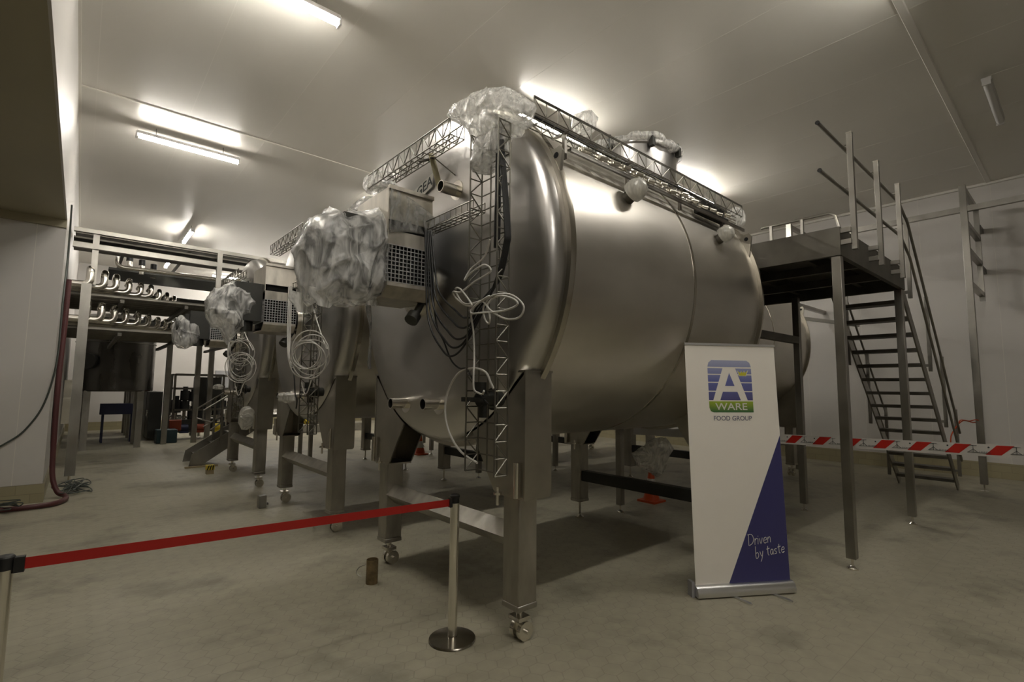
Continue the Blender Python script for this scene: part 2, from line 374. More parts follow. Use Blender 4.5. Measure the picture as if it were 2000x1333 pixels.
# ------------------------------------------------------------------ cheese vat
VB = Vector((2.35, 3.59, 0)); RY, RZ, ZC, YC = 1.385, 1.41, 2.63, 3.59
NS = 96
def vring(mb, prof, cap0=False, cap1=False):
    o = len(mb.v)
    for x, s in prof:
        for k in range(NS):
            a = 2*PI*k/NS; mb.v.append((x, YC+RY*s*math.cos(a), ZC+RZ*s*math.sin(a)))
    for i in range(len(prof)-1):
        for k in range(NS): mb.f.append((o+i*NS+k, o+i*NS+(k+1) % NS, o+(i+1)*NS+(k+1) % NS, o+(i+1)*NS+k))
    if cap0: mb.f.append(tuple(o+k for k in range(NS)))
    if cap1: mb.f.append(tuple(o+(len(prof)-1)*NS+k for k in range(NS)))
    return mb
def surf_z(y, s=1.): return ZC+RZ*s*math.sqrt(max(0, 1-((y-YC)/(RY*s))**2))
def surf_zl(y, s=1.): return ZC-RZ*s*math.sqrt(max(0, 1-((y-YC)/(RY*s))**2))
XF, XR_ = 2.43, 5.36      # shell ends
vat = thing('cheese_vat', 'nearest stainless cheese vat with name plate and bubble-wrapped tray corner', 'tank', VB, 'cheese vats with drives')
vring(MB(), [(XF, .985), (XR_, .985)], True, True).build('shell', 'shell', vat, ang=50)
hp = [(2.40, .985), (2.36, .985), (2.305, .981), (2.268, .969), (2.244, .950), (2.226, .92), (2.198, .84), (2.172, .70), (2.154, .52), (2.144, .35), (2.139, .18), (2.137, .03)]
vring(MB(), hp, False, True).build('front_head', 'head', vat, ang=60)
vring(MB(), [(2.395, .97), (2.395, 1.012), (2.425, 1.016), (2.44, 1.016), (2.44, .98)]).build('rim', 'rim', vat, ang=40)
rp = [(XR_, .99), (XR_+.06, .975), (XR_+.12, .93), (XR_+.16, .85), (XR_+.19, .5), (XR_+.2, .03)]
vring(MB(), rp, False, True).build('rear_head', 'head', vat, ang=60)
vring(MB(), [(XR_-.03, .98), (XR_-.03, 1.012), (XR_, 1.012), (XR_, .98)]).build('rear_rim', 'rim', vat)
vring(MB(), [(4.02, .984), (4.022, .9875), (4.058, .9875), (4.06, .984)]).build('weld_band', 'rim', vat)
# lifting lugs
def lug(x0, y0, side):
    b = MB(); y1 = y0+side*.17
    p = [(y1+side*.06, surf_z(y1+side*.06, .99)-.03), (y0, surf_z(y0, .99)-.03), (y0-side*.03, surf_z(y0, 1)+.16), (y0-side*.005, surf_z(y0, 1)+.2), (y0+side*.05, surf_z(y0, 1)+.19)]
    n = 12; c = (y0+side*.025, surf_z(y0, 1)+.14)
    b.prism(p, lambda u, v, x: (x, u, v), x0, x0+.025)
    o = b.build('lifting_lug', 'plate', vat, smooth=False)
    h = MB().cyl((x0-.002, c[0], c[1]), (x0+.027, c[0], c[1]), .022, 12); h.build('eye', 'hole', o)
lug(2.40, 2.31, 1); lug(2.40, 4.87, -1); lug(XR_-.04, 2.31, 1); lug(XR_-.04, 4.87, -1)
# legs
def make_leg(xc, yc, side, front):
    b = MB()   # square leg with foot plate
    b.box(xc-.083, xc+.083, yc-.083, yc+.083, .25, .97).box(xc-.087, xc+.087, yc-.087, yc+.087, .215, .255)
    lg = b.build('leg', 'leg', vat, bevel=.008)
    yo = yc-side*.165; br = MB(); xa, xb = xc-.11, xc+.13     # saddle bracket: outer web, two side plates
    y_a, y_b = sorted((yo-side*.004, yo+side*.012)); br.prism([(xa-.004, 1.80), (xa-.004, .955), (xb-.02, .955), (xb-.004, .962), (xb+.004, .98), (xb+.004, 1.80)], lambda u, v, t: (u, t, v), y_a, y_b)
    ys = [yo+side*(.0+.1*i) for i in range(0, 8)]
    top = [(y, min(1.80, surf_zl(y, .975))) for y in ys if abs(y-YC) < RY*.97 and surf_zl(y, .975) > 1.30]
    poly = [(yo+side*.012, .97), (yo+side*.012, 1.80)]+top+[(yc+side*.42, surf_zl(yc+side*.42, .975)), (yc+side*.16, .975), (yc+side*.13, .97), (yo+side*.03, .97)]
    for xx in (xa, xb-.012): br.prism(poly, lambda u, v, x: (x, u, v), xx, xx+.012)
    br.box(xa, xb, min(yo+side*.012, yc+side*.15), max(yo+side*.012, yc+side*.15), .955, .969)
    br.box(xa-.01, xb+.01, min(yo-side*.01, yo+side*.09), max(yo-side*.01, yo+side*.09), 1.80, 1.815)
    br.build('bracket', 'plate', lg, smooth=False)
    MB().cyl((xa-.03, yo+side*.05, .97), (xa-.03, yo+side*.05, 1.20), .02, 12).build('pin', 'chrome', lg)
    MB().cyl((xa-.05, yo+side*.22, .97), (xa-.05, yo+side*.22, .985), .03, 12).cyl((xa-.05, yo+side*.22, .90), (xa-.05, yo+side*.22, 1.02), .011, 8).build('bolt', 'chrome', lg)
    if front:
        c = MB()
        c.cyl((xc, yc, .16), (xc, yc, .22), .022, 12).box(xc-.05, xc+.05, yc-.055, yc+.055, .135, .16)
        c.box(xc-.012, xc+.012, yc-.02, yc+.02, .06, .14)
        for d in (-1, 1): c.cyl((xc+.02, yc+d*.018, .062), (xc+.02, yc+d*.052, .062), .062, 22)
        c.cyl((xc+.02, yc-.075, .062), (xc+.02, yc+.075, .062), .014, 12)
        c.build('caster', 'chrome', lg)
    else:
        c = MB().cyl((xc, yc, .03), (xc, yc, .22), .016, 10); c.lathe((xc, yc, 0), [(.055, 0), (.055, .012), (.03, .03), (.02, .045)], 16)
        c.build('levelling_foot', 'chrome', lg)
LX, RX_ = 2.37, 5.12
for x, fr in ((LX, True), (RX_, False)):
    for sd in (-1, 1): make_leg(x, YC+sd*.945, -sd, fr)
MB().bar((LX, YC-.87, .67), (LX, YC+.87, .67), .125, rot=PI/4).build('crossbeam', 'leg', vat, smooth=False)
MB().bar((RX_, YC-.87, .55), (RX_, YC+.87, .55), .10, .13).build('crossbeam', 'dark', vat, smooth=False)
# nozzles on the head
def head_x(y, z):
    s = math.hypot((y-YC)/RY, (z-ZC)/RZ)
    for (x0, s0), (x1, s1) in zip(hp, hp[1:]):
        if s0 >= s >= s1: return x0+(x1-x0)*(s0-s)/(s0-s1)
    return hp[-1][0]
for y, z, l in ((3.19, 3.24, .15), (3.97, 1.55, .15), (3.42, 1.56, .15)):
    hx = head_x(y, z)
    b = MB().lathe((hx+.02, y, z), [(.046, 0), (.046, l+.02), (.041, l+.02), (.041, .03)], 24, (-1, 0, 0), cap=False)
    b.lathe((hx+.012, y, z), [(.055, 0), (.085, 0), (.085, .014), (.05, .016)], 28, (-1, 0, 0))
    n_ = b.build('nozzle', 'chrome', vat); MB().cyl((hx-l*.5, y, z), (hx-l*.5-.005, y, z), .0405, 20).build('bore', 'hole', n_)
b = MB().cyl((2.16, 2.62, 1.62), (1.98, 2.62, 1.62), .05, 16).cyl((2.02, 2.62, 1.62), (2.02, 2.62, 1.50), .035, 14).cyl((2.1, 2.62, 1.62), (2.09, 2.62, 1.62), .075, 20).cyl((1.99, 2.62, 1.66), (1.99, 2.62, 1.73), .04, 14).box(1.95, 1.99, 2.55, 2.78, 1.60, 1.63)
b.build('valve', 'dark', vat)
b = MB().lathe((2.12, 3.66, 2.52), [(.24, -.03), (.24, .03), (.2, .05), (.16, .06)], 40, (-1, 0, 0)); b.build('shaft_flange', 'chrome', vat)
# guard housing of the drive
gx0, gx1, gy0, gy1 = 1.66, 2.04, 3.34, 3.92
b = MB()
b.prism([(gy0, 2.94), (gy0+.02, 3.19), (gy1-.02, 3.19), (gy1, 2.94), (gy1-.012, 2.94), (gy1-.03, 3.178), (gy0+.03, 3.178), (gy0+.012, 2.94)], lambda u, v, x: (x, u, v), gx0, gx1)
b.box(gx0-.004, gx1+.004, gy0-.002, gy0+.03, 3.175, 3.205)
dg = thing  # keep name
b.box(gx0-.003, gx0+.004, gy0+.01, gy1-.01, 2.86, 3.18)
guard = b.build('drive_guard', 'hood', vat, smooth=False)
def gface(z0, z1, step, mb):
    ys = gy0
    n = int((gx1-gx0)/step)
    for i in range(n+1): x = gx0+(gx1-gx0)*i/n; mb.bar((x, ys, z0), (x, ys, z1), .006)
    k = int((z1-z0)/step)
    for i in range(k+1): z = z0+(z1-z0)*i/k; mb.bar((gx0, ys, z), (gx1, ys, z), .006)
    for i in range(int((gy1-gy0)/step)+1):
        y = gy0+(gy1-gy0)*i/int((gy1-gy0)/step); mb.bar((gx0, y, z0), (gx0, y, z1), .006)
    for i in range(k+1): z = z0+(z1-z0)*i/k; mb.bar((gx0, gy0, z), (gx0, gy1, z), .006)
g = MB(); gface(2.47, 2.75, .03, g); g.build('guard_mesh', 'alu', guard, smooth=False)
b = MB().prism([(gy0, 2.75), (gy0, 2.86), (gy1, 2.86), (gy1, 2.75), (gy1-.01, 2.75), (gy1-.01, 2.85), (gy0+.01, 2.85), (gy0+.01, 2.75)], lambda u, v, x: (x, u, v), gx0, gx1)
b.prism([(gy0, 2.47), (gy0, 2.44), (gy0+.09, 2.36), (gy1-.09, 2.36), (gy1, 2.44), (gy1, 2.47), (gy1-.01, 2.47), (gy1-.1, 2.375), (gy0+.1, 2.375), (gy0+.01, 2.47)], lambda u, v, x: (x, u, v), gx0, gx1)
b.build('guard_band', 'hood', guard, smooth=False)
b = MB().box(gx0+.03, gx1, gy0+.05, gy1-.05, 2.42, 3.1); b.build('guard_dark_fill', 'hole', guard, smooth=False)  # solid black box painted in for the dark behind the mesh
MB().cyl((2.05, 3.5, 2.37), (1.96, 3.46, 2.24), .028, 12).cyl((1.97, 3.47, 2.26), (1.93, 3.45, 2.21), .055, 16).build('drain_spout', 'dark', guard)
b = MB().box(1.36, 1.66, 3.44, 3.78, 2.48, 2.95).cyl((1.52, 3.6, 2.68), (1.20, 3.6, 2.68), .13, 24).cyl((1.20, 3.6, 2.68), (1.17, 3.6, 2.68), .14, 24)
for i in range(9): b.cyl((1.22+.03*i, 3.6, 2.68), (1.23+.03*i, 3.6, 2.68), .145, 24)
b.box(1.30, 1.45, 3.52, 3.68, 2.78, 2.90); b.cyl((1.5, 3.6, 2.5), (1.5, 3.6, 2.36), .1, 20)
b.build('gear_motor', 'dark', vat)
# wire cable trays carried by the vat
lattice((2.02, 2.68, 1.16), (2.02, 2.68, 3.42), (0, -.30, 0), (-.10, 0, 0), .105, .0048).build('cable_tray', 'wire', vat)
lattice((2.10, 3.02, 3.58), (2.10, 4.42, 3.58), (-.13, 0, 0), (0, 0, .13), .10, .0048).build('cable_tray', 'wire', vat)
lattice((2.2, 2.35, 3.55), (5.28, 2.35, 3.55), (0, .17, 0), (0, 0, .11), .12, .004).build('cable_tray', 'wire', vat)
lattice((2.08, 2.72, 2.92), (2.08, 3.36, 2.92), (-.1, 0, 0), (0, 0, .07), .07, .0042, zig=False).build('cable_tray', 'wire', vat)
b = MB()
for y in (2.35, 2.52): b.tube([(2.2, y, 3.67), (5.28, y, 3.67)], .006, 6)
b.build('tray_rod', 'frame', vat)
b = MB()
for x in (2.55, 3.3, 4.1, 4.9): b.box(x-.012, x+.012, 2.385, 2.41, 3.35, 3.545); b.box(x-.012, x+.012, 2.36, 2.52, 3.537, 3.547)
b.box(2.55, 5.28, 2.33, 2.35, 3.385, 3.41).box(2.55, 5.28, 2.33, 2.37, 3.40, 3.413)
b.build('tray_channel', 'frame', vat, smooth=False)
b = MB().tube([(2.15, 2.43, 3.58), (3.2, 2.45, 3.58), (4.3, 2.43, 3.58), (5.2, 2.45, 3.58)], .014, 8)
b.tube([(2.0, 2.47, 3.4), (1.985, 2.46, 2.8), (1.99, 2.47, 2.6)], .022, 8)
b.build('tray_cable', 'black', vat)
b = MB()
for i in range(14):
    x = 2.75+.17*i+random.uniform(-.03, .03); z = 3.47+random.uniform(0, .04)
    b.cyl((x, 2.38, z), (x+.05, 2.35, z-.01), .018, 10).box(x-.03, x+.03, 2.37, 2.41, z-.02, z+.02)
for z in (3.47, 3.50): b.tube([(2.7, 2.39, z), (5.2, 2.39, z)], .006, 6)
b.build('fittings', 'chrome', vat)
b = MB()
for i, x in enumerate((4.5, 4.62, 4.74, 4.86)): b.box(x, x+.06, 2.38, 2.44, 3.46, 3.54)
b.box(4.45, 5.0, 2.37, 2.45, 3.42, 3.46); b.build('valve_block', 'dark', vat)
# strut and strap near the top of the head
MB().bar((2.06, 3.62, 3.60), (2.06, 3.38, 3.55), .035, .008).bar((2.06, 3.38, 3.55), (2.16, 3.22, 3.38), .035, .008).build('tray_strut', 'dframe', vat, smooth=False)
MB().bar((2.05, 3.42, 3.6), (2.14, 3.40, 3.30), .004, .05).build('strap', 'strap', vat, smooth=False)
# manway
mx, my, mr = 4.72, 3.42, .54
b = MB().lathe((mx, my, 3.82), [(mr, 0), (mr, .50), (mr+.03, .51), (mr+.03, .55), (mr-.02, .60), (mr*.7, .66), (.05, .69)], 48)
mw = b.build('manway', 'head', vat)
b = MB()
for k in range(8):
    b = MB(); a = 2*PI*k/8+.3; c = Vector((mx+(mr+.04)*math.cos(a), my+(mr+.04)*math.sin(a), 4.33)); b.cbox(c, (.05, .05, .10)); b.cyl(c+Vector((0, 0, .02)), c+Vector((0, 0, .1)), .014, 8)
    b.build('clamp', 'dark', mw)
# name plate
b = MB(); hx = 2.158
def gp(u, v, t): return (hx-.0+t, 3.88-u*.97+v*.0, 3.30+v+u*.12)
b.prism([(0, 0), (.36, .03), (.36, .15), (0, .12)], gp, -.022, -.018)
np_ = b.build('name_plate', 'letterwhite', vat, smooth=False)
vs, fs = text_mesh('GEA', .14, .003)
MB().add([gp(.23+v.x*1.0, .08+v.y*.85+v.x*.08, -.0235) for v in vs], fs).build('lettering', 'tapeink', np_, smooth=False)

SKIPH = ('name_plate', 'lettering', 'strap', 'tray_strut')
vat2 = copy_thing(vat, (0, 3.26, 0), 0, 'second cheese vat, between the nearest and the farthest of the left row')
vat3 = copy_thing(vat, (0, 6.56, 0), 0, 'third cheese vat of the left row, next to the small stairs')
SK = ('drive_guard', 'gear_motor', 'cable_tray', 'tray_channel', 'tray_cable', 'fittings', 'valve_block', 'tray_strut', 'strap', 'name_plate', 'valve', 'manway')
for i, lb in enumerate(('vat of the rear row seen beyond the walkway posts, right of the banner', 'vat of the rear row behind the walkway, second from the staircase', 'vat of the rear row behind the walkway, farthest from the staircase')):
    v = copy_thing(vat, (0, 0, 0), PI, lb, 'rear row of cheese vats', SK); v.location = (10.92, 4.98+3.28*i, 0)

# ------------------------------------------------------------------ plastic bags and wraps (star-shaped puffed outlines with creases)
def puffy(outline, to3, thick, amp=.03, freq=7., seed=0, nphi=220, nth=84, pleat=.04):
    cx = sum(p[0] for p in outline)/len(outline); cy = sum(p[1] for p in outline)/len(outline)
    n = len(outline); ang = []
    def rad(phi):
        d = (math.cos(phi), math.sin(phi)); best = .02
        for i in range(n):
            ax, ay = outline[i][0]-cx, outline[i][1]-cy; bx, by = outline[(i+1) % n][0]-cx, outline[(i+1) % n][1]-cy
            ex, ey = bx-ax, by-ay; den = d[0]*ey-d[1]*ex
            if abs(den) < 1e-9: continue
            t = (ax*ey-ay*ex)/den; s_ = (ax*d[1]-ay*d[0])/den
            if t > 0 and -1e-6 <= s_ <= 1+1e-6: best = max(best, t)
        return best
    mb = MB(); rr = [rad(2*PI*k/nphi) for k in range(nphi)]
    for j in range(nth+1):
        th = -PI/2+PI*j/nth; c = max(math.cos(th), 0)**.75; s_ = math.sin(th)
        for k in range(nphi):
            phi = 2*PI*k/nphi; rk = rr[k]*c+ (sum(rr)/nphi)*0
            u = cx+math.cos(phi)*rk; v = cy+math.sin(phi)*rk; t = thick*s_*(.75+.25*c)
            q = Vector((u*freq, v*freq*.7, t*freq+seed*9.1)); wq = Vector((noise.noise(q*.6), noise.noise(q*.6+Vector((7, 3, 1))), noise.noise(q*.6+Vector((2, 8, 5)))))
            def ridge(p): return (1-min(1, abs(noise.noise(p))*2.6))**2
            a1 = ridge(Vector((u*freq*.42, v*freq*.2, t*freq*.42+seed))+wq*.5); a2 = ridge(Vector((u*freq*.3+4, v*freq*.5, t*freq*.8+seed))+wq*.7); a3 = ridge(Vector((u*freq*1.1, v*freq*.5+9, t*freq*1.1+seed))+wq)
            f = 1.6*noise.noise(q*.35)+.6*noise.noise(q*.8); rdg = a1**2*.8+a2**3*.5+a3**3*.12-.25
            k2 = 1+(amp*f+pleat*rdg*c)/max(.12, rk+.05)
            mb.v.append(to3(cx+(u-cx)*k2, cy+(v-cy)*k2, t*(1+(amp*1.5*f+pleat*1.4*rdg)/max(thick, .05))))
    for j in range(nth):
        for k in range(nphi): mb.f.append((j*nphi+k, j*nphi+(k+1) % nphi, (j+1)*nphi+(k+1) % nphi, (j+1)*nphi+k))
    return mb
BAG1 = [(1.064, 2.666), (1.123, 2.815), (1.219, 2.923), (1.294, 2.987), (1.375, 2.972), (1.484, 3.006), (1.665, 3.075), (1.765, 3.074), (1.84, 3.003), (1.845, 2.848), (1.748, 2.692), (1.767, 2.539), (1.79, 2.395), (1.639, 2.313), (1.522, 2.28), (1.344, 2.294), (1.282, 2.253), (1.191, 2.276), (1.159, 2.214), (1.105, 2.251), (1.068, 2.452)]
BAG2 = [(1.257, 2.934), (1.395, 2.932), (1.569, 2.852), (1.654, 2.765), (1.625, 2.578), (1.517, 2.522), (1.501, 2.394), (1.395, 2.25), (1.331, 2.164), (1.263, 2.334), (1.127, 2.362), (1.077, 2.491), (1.065, 2.693), (1.146, 2.824)]
BAG3 = [(1.246, 2.881), (1.346, 2.829), (1.475, 2.815), (1.564, 2.742), (1.576, 2.544), (1.5, 2.398), (1.341, 2.282), (1.218, 2.306), (1.15, 2.407), (1.123, 2.614), (1.169, 2.811)]
WRAPC = [(3.137, 3.774), (3.023, 3.829), (2.88, 3.81), (2.832, 3.812), (2.653, 3.799), (2.396, 3.678), (2.349, 3.632), (2.162, 3.469), (2.194, 3.404), (2.268, 3.405), (2.37, 3.423), (2.374, 3.351), (2.498, 3.385), (2.511, 3.362), (2.623, 3.351), (2.734, 3.374), (2.751, 3.444), (2.815, 3.535), (2.88, 3.584), (2.897, 3.638), (3.04, 3.689)]
WRAPL = [(4.351, 3.77), (4.177, 3.702), (4.045, 3.532), (4.144, 3.514), (4.302, 3.541), (4.536, 3.564), (4.626, 3.664), (4.611, 3.766)]
WRAPT = [(3.066, 4.047), (3.209, 4.126), (3.333, 4.097), (3.28, 4.011), (3.297, 3.967), (3.228, 3.888), (3.124, 3.894), (3.055, 3.952)]
def shrink(o, k):
    cx = sum(p[0] for p in o)/len(o); cy = sum(p[1] for p in o)/len(o); return [(cx+(a-cx)*k, cy+(b-cy)*k) for a, b in o]
def bag(name, outline, to3, thick, material, label, cat='plastic wrap', group=None, **k):
    mb = puffy(shrink(outline, .96), to3, thick, **k); c = to3(outline[0][0], outline[0][1], 0)
    o = mb.build(name, material, base=Vector(c), ang=180); return tag(o, label, cat, group)
bag('plastic_bag', BAG1, lambda u, v, t: (u, 3.59+t, v), .27, 'bag', 'large milky plastic bag over the drive motor of the nearest vat', 'plastic bag', amp=.03, freq=6, seed=1, pleat=.035)
bag('plastic_bag', BAG2, lambda u, v, t: (u, 6.85+t, v), .25, 'bag', 'milky plastic bag over the drive motor of the second vat', 'plastic bag', amp=.03, freq=7, seed=2, pleat=.04)
bag('plastic_bag', BAG3, lambda u, v, t: (u, 10.15+t, v), .22, 'bag', 'rounded plastic bag over the drive motor of the third vat', 'plastic bag', amp=.02, freq=7, seed=3, pleat=.025)
bag('bubble_wrap', WRAPC, lambda u, v, t: (2.05+t, u, v), .17, 'wrap', 'bubble wrap bundle on the top tray corner of the nearest vat', seed=4, amp=.02, freq=9, pleat=.03)
b = puffy([(2.72, 3.44), (2.40, 3.44), (2.38, 3.22), (2.52, 3.23), (2.62, 3.16), (2.70, 3.18)], lambda u, v, t: (2.0+t, u, v), .10, .012, 9, 11, 90, 34, .02)
tag(b.build('bubble_wrap', 'wrap', base=(2.0, 2.55, 3.3), ang=80), 'bubble wrap sleeve hanging around the upright tray below the corner bundle', 'plastic wrap')
bag('bubble_wrap', WRAPL, lambda u, v, t: (2.05+t, u, v), .10, 'wrap', 'bubble wrap on the left end of the nearest vat\'s top tray', seed=5, amp=.012, freq=12, pleat=.015)
bag('bubble_wrap', WRAPT, lambda u, v, t: (u, 2.75+t, v), .10, 'wrap', 'small wrapped fitting standing above the long tray', seed=6, amp=.012, freq=14, pleat=.012)
bag('bubble_wrap', [(5.24, 3.60), (5.30, 3.69), (5.38, 3.68), (5.43, 3.59), (5.41, 3.49), (5.31, 3.45), (5.25, 3.50)], lambda u, v, t: (u, 2.45+t, v), .10, 'wrap', 'wrapped fitting at the far end of the long tray', seed=8, amp=.01, freq=14, pleat=.01)
bag('plastic_wrap', [(7.16, 1.54), (7.07, 1.6), (6.9, 1.57), (6.75, 1.61), (6.5, 1.58), (6.47, 1.5), (6.75, 1.46), (6.85, 1.48), (7.05, 1.47)], lambda u, v, t: (2.03+t, u, v), .07, 'capwrap', 'white wrap around the lower nozzles of the second vat', seed=9, amp=.01, freq=14, pleat=.012)
bag('plastic_wrap', [(8.9, 1.15), (8.86, 1.3), (8.72, 1.37), (8.58, 1.33), (8.6, 1.2), (8.66, 1.08), (8.74, .98), (8.86, 1.02)], lambda u, v, t: (2.03+t, u, v), .12, 'capwrap', 'white wrapped valve hanging at the third vat\'s front leg', seed=10, amp=.015, freq=10, pleat=.015)
bag('plastic_wrap', [(10.6, 1.66), (10.85, 1.7), (11.05, 1.66), (11.1, 1.6), (10.6, 1.6)], lambda u, v, t: (2.0+t, u, v), .07, 'capwrap', 'narrow white wrap across the third vat\'s left leg', seed=12, amp=.01, freq=14, pleat=.01)
# wrapped caps on the shell
def capobj(x, y, lb, k=1.):
    z = surf_z(y, .985); n = Vector((0, (y-YC)/RY**2, (z-ZC)/RZ**2)).normalized()
    t = thing('wrapped_cap', lb, 'cap', (x, y, z), 'wrapped caps on the vat shoulder')
    MB().lathe((x, y, z-.01), [(.055*k, 0), (.055*k, .06*k)], 20, n).build('collar', 'dframe', t)
    MB().lathe((x, y, z), [(.085*k, .05*k), (.09*k, .08*k), (.085*k, .13*k), (.06*k, .17*k), (.02*k, .19*k)], 24, n).build('cap', 'capwrap', t)
capobj(3.24, 2.36, 'white wrapped cap on the vat shoulder below the tray, nearer one'); capobj(4.70, 2.34, 'white wrapped cap on the vat shoulder below the tray, farther one', .9)
b = MB(); rng = random.Random(3); pts = []; rr_ = []
for k in range(72):
    a = 2*PI*k/72; pts.append((4.72+.56*math.cos(a), 3.42+.56*math.sin(a), 4.37+.02*math.sin(a*5))); rr_.append(.05+.03*noise.noise(Vector((math.cos(a)*4, math.sin(a)*4, 1))))
b.tube(pts, rr_, 14, closed=True)
for i, v in enumerate(b.v): v = Vector(v); b.v[i] = tuple(v+Vector((noise.noise(v*11), noise.noise(v*11+Vector((3, 3, 3))), noise.noise(v*11+Vector((6, 1, 2)))))*.035)
tag(b.build('bubble_wrap', 'wrap', base=(4.72, 3.42, 4.37), ang=180), 'ring of plastic wrap around the rim of the manway on top of the nearest vat', 'plastic wrap')
# films hanging from the big bag
def film(pts, wv, name, lb, n=26, m_=10, amp=.03, seed=0, mt='film'):
    P = smooth_path(pts, max(2, n//(len(pts)-1))); mb = MB(); wv = Vector(wv)
    for i, p in enumerate(P):
        for j in range(m_+1):
            u = j/m_-.5; q = Vector((p.x*6, p.z*5, u*5+seed)); k = 1-.6*i/len(P)
            mb.v.append(tuple(p+wv*u*k+Vector((noise.noise(q), noise.noise(q+Vector((5, 5, 5))), 0))*amp))
    for i in range(len(P)-1):
        for j in range(m_): a = i*(m_+1)+j; mb.f.append((a, a+1, a+m_+2, a+m_+1))
    o = mb.build(name, mt, base=P[0], ang=80); md = o.modifiers.new('thick', 'SOLIDIFY'); md.thickness = .002
    return tag(o, lb, 'plastic film')
film([(1.82, 4.0, 2.42), (1.90, 4.12, 2.2), (1.96, 4.22, 2.0), (1.98, 4.25, 1.85)], (.12, .30, 0), 'stretch_film', 'clear film hanging in front of the left side of the nearest vat head')
for i, (x0, y0, z0, L_, ph) in enumerate(((1.14, 3.56, 2.34, .14, 0), (1.24, 3.44, 2.36, .12, 2), (1.62, 3.5, 2.40, .10, 4))):
    film([(x0, y0, z0), (x0-.02, y0, z0-L_*.4), (x0+.01, y0+.01, z0-L_*.75), (x0, y0, z0-L_)], (.22, .10, 0), 'bag_tail', ('left', 'middle', 'right')[i]+' loose tail hanging from the large milky bag on the nearest vat', seed=20+i, amp=.02, mt='bag')
film([(2.0, 3.60, 3.12), (1.75, 3.9, 3.22), (1.62, 4.05, 3.10), (1.5, 3.95, 2.95)], (0, .12, .22), 'stretch_film', 'clear film stretched from the guard hood to the big bag', seed=3)
film([(1.66, 3.325, 3.0), (1.8, 3.325, 3.0), (1.95, 3.325, 2.98), (2.05, 3.33, 2.96)], (0, 0, -.34), 'stretch_film', 'glossy film over the guard hood side', seed=7, amp=.008)
bag('plastic_bag', [(4.9, .95), (5.2, 1.08), (5.45, 1.1), (5.6, .98), (5.5, .8), (5.35, .62), (5.15, .72), (4.95, .86)], lambda u, v, t: (u, 3.5+t, v), .16, 'bag', 'crumpled clear bag hanging under the nearest vat beside the banner', 'plastic bag', seed=14, amp=.03, freq=8, pleat=.03)

# ------------------------------------------------------------------ cables and hoses on the vats
CAB = [(3.307, 2.897), (3.274, 2.532), (3.245, 2.257), (3.164, 2.093), (3.047, 1.979), (2.938, 1.912), (2.812, 1.938), (2.672, 2.056), (2.52, 2.233), (2.417, 2.392), (2.349, 2.579), (2.341, 2.71)]
sag = [0, .06, .12, .2, .27]
for i, s_ in enumerate(sag):
    pts = []
    for k, (y, z) in enumerate(CAB):
        wgt = math.sin(PI*min(1, k/9.)) if k < 10 else 0
        pts.append((1.95+.006*i, y-(.012*i if k < 7 else .004*i)-.02*i*wgt*(k <= 6), z+s_*wgt))
    pts.append((1.96+.004*i, 2.42-.004*i, 3.30))
    o = MB().tube(smooth_path(pts), .0075, 8).build('black_cable', 'black', base=pts[0])
    tag(o, 'one of the black cables looping between nearest drive guard and upright tray', 'cable', 'black drive cables of the nearest vat')
CABS = [(3.277, 2.844), (3.213, 2.445), (3.142, 2.155), (3.039, 2.025), (2.941, 1.887), (2.837, 1.826), (2.739, 1.81), (2.597, 1.653), (2.508, 1.59)]
tag(MB().tube(smooth_path([(1.97, y, z) for y, z in CABS]), .006, 8).build('black_cable', 'black', base=(1.97, 3.27, 2.8)), 'single black cable running down to the low valve of the nearest vat', 'cable')
HW = [(2.407, 1.689), (2.438, 1.727), (2.492, 1.792), (2.624, 1.819), (2.786, 1.79), (2.907, 1.67), (2.94, 1.525), (2.883, 1.387), (2.746, 1.275), (2.563, 1.222)]
tag(MB().tube(smooth_path([(1.93, y, z) for y, z in HW]), .0075, 8).build('white_hose', 'white_cable', base=(1.93, 2.4, 1.69)), 'wide single white hose arc beside the lower end of the upright tray', 'hose')
C1 = [(2.401, 2.617), (2.483, 2.525), (2.615, 2.466), (2.647, 2.395), (2.569, 2.431), (2.461, 2.467), (2.418, 2.419), (2.567, 2.375), (2.68, 2.322), (2.776, 2.335), (2.77, 2.291), (2.678, 2.238), (2.586, 2.227), (2.68, 2.336), (2.752, 2.354), (2.763, 2.312), (2.678, 2.245), (2.456, 2.238), (2.313, 2.253), (2.18, 2.235), (2.101, 2.164), (2.142, 2.101), (2.253, 2.106), (2.392, 2.191), (2.313, 2.246), (2.198, 2.219), (2.155, 2.176), (2.253, 2.15), (2.454, 2.158), (2.584, 2.172), (2.597, 2.214), (2.498, 2.243), (2.392, 2.178), (2.37, 2.111), (2.411, 2.088), (2.474, 2.134), (2.465, 2.199), (2.373, 2.254), (2.5, 2.22), (2.599, 2.176), (2.585, 2.051), (2.548, 1.887), (2.524, 1.78), (2.528, 1.687), (2.51, 1.661), (2.478, 1.655), (2.437, 1.675)]
tag(MB().tube(smooth_path([(1.88+.02*math.sin(i*1.3), y, z) for i, (y, z) in enumerate(C1)]), .0062, 8).build('white_cable', 'white_cable', base=(1.88, 2.4, 2.6)), 'tangled white cable hanging on the upright tray of the nearest vat', 'cable')
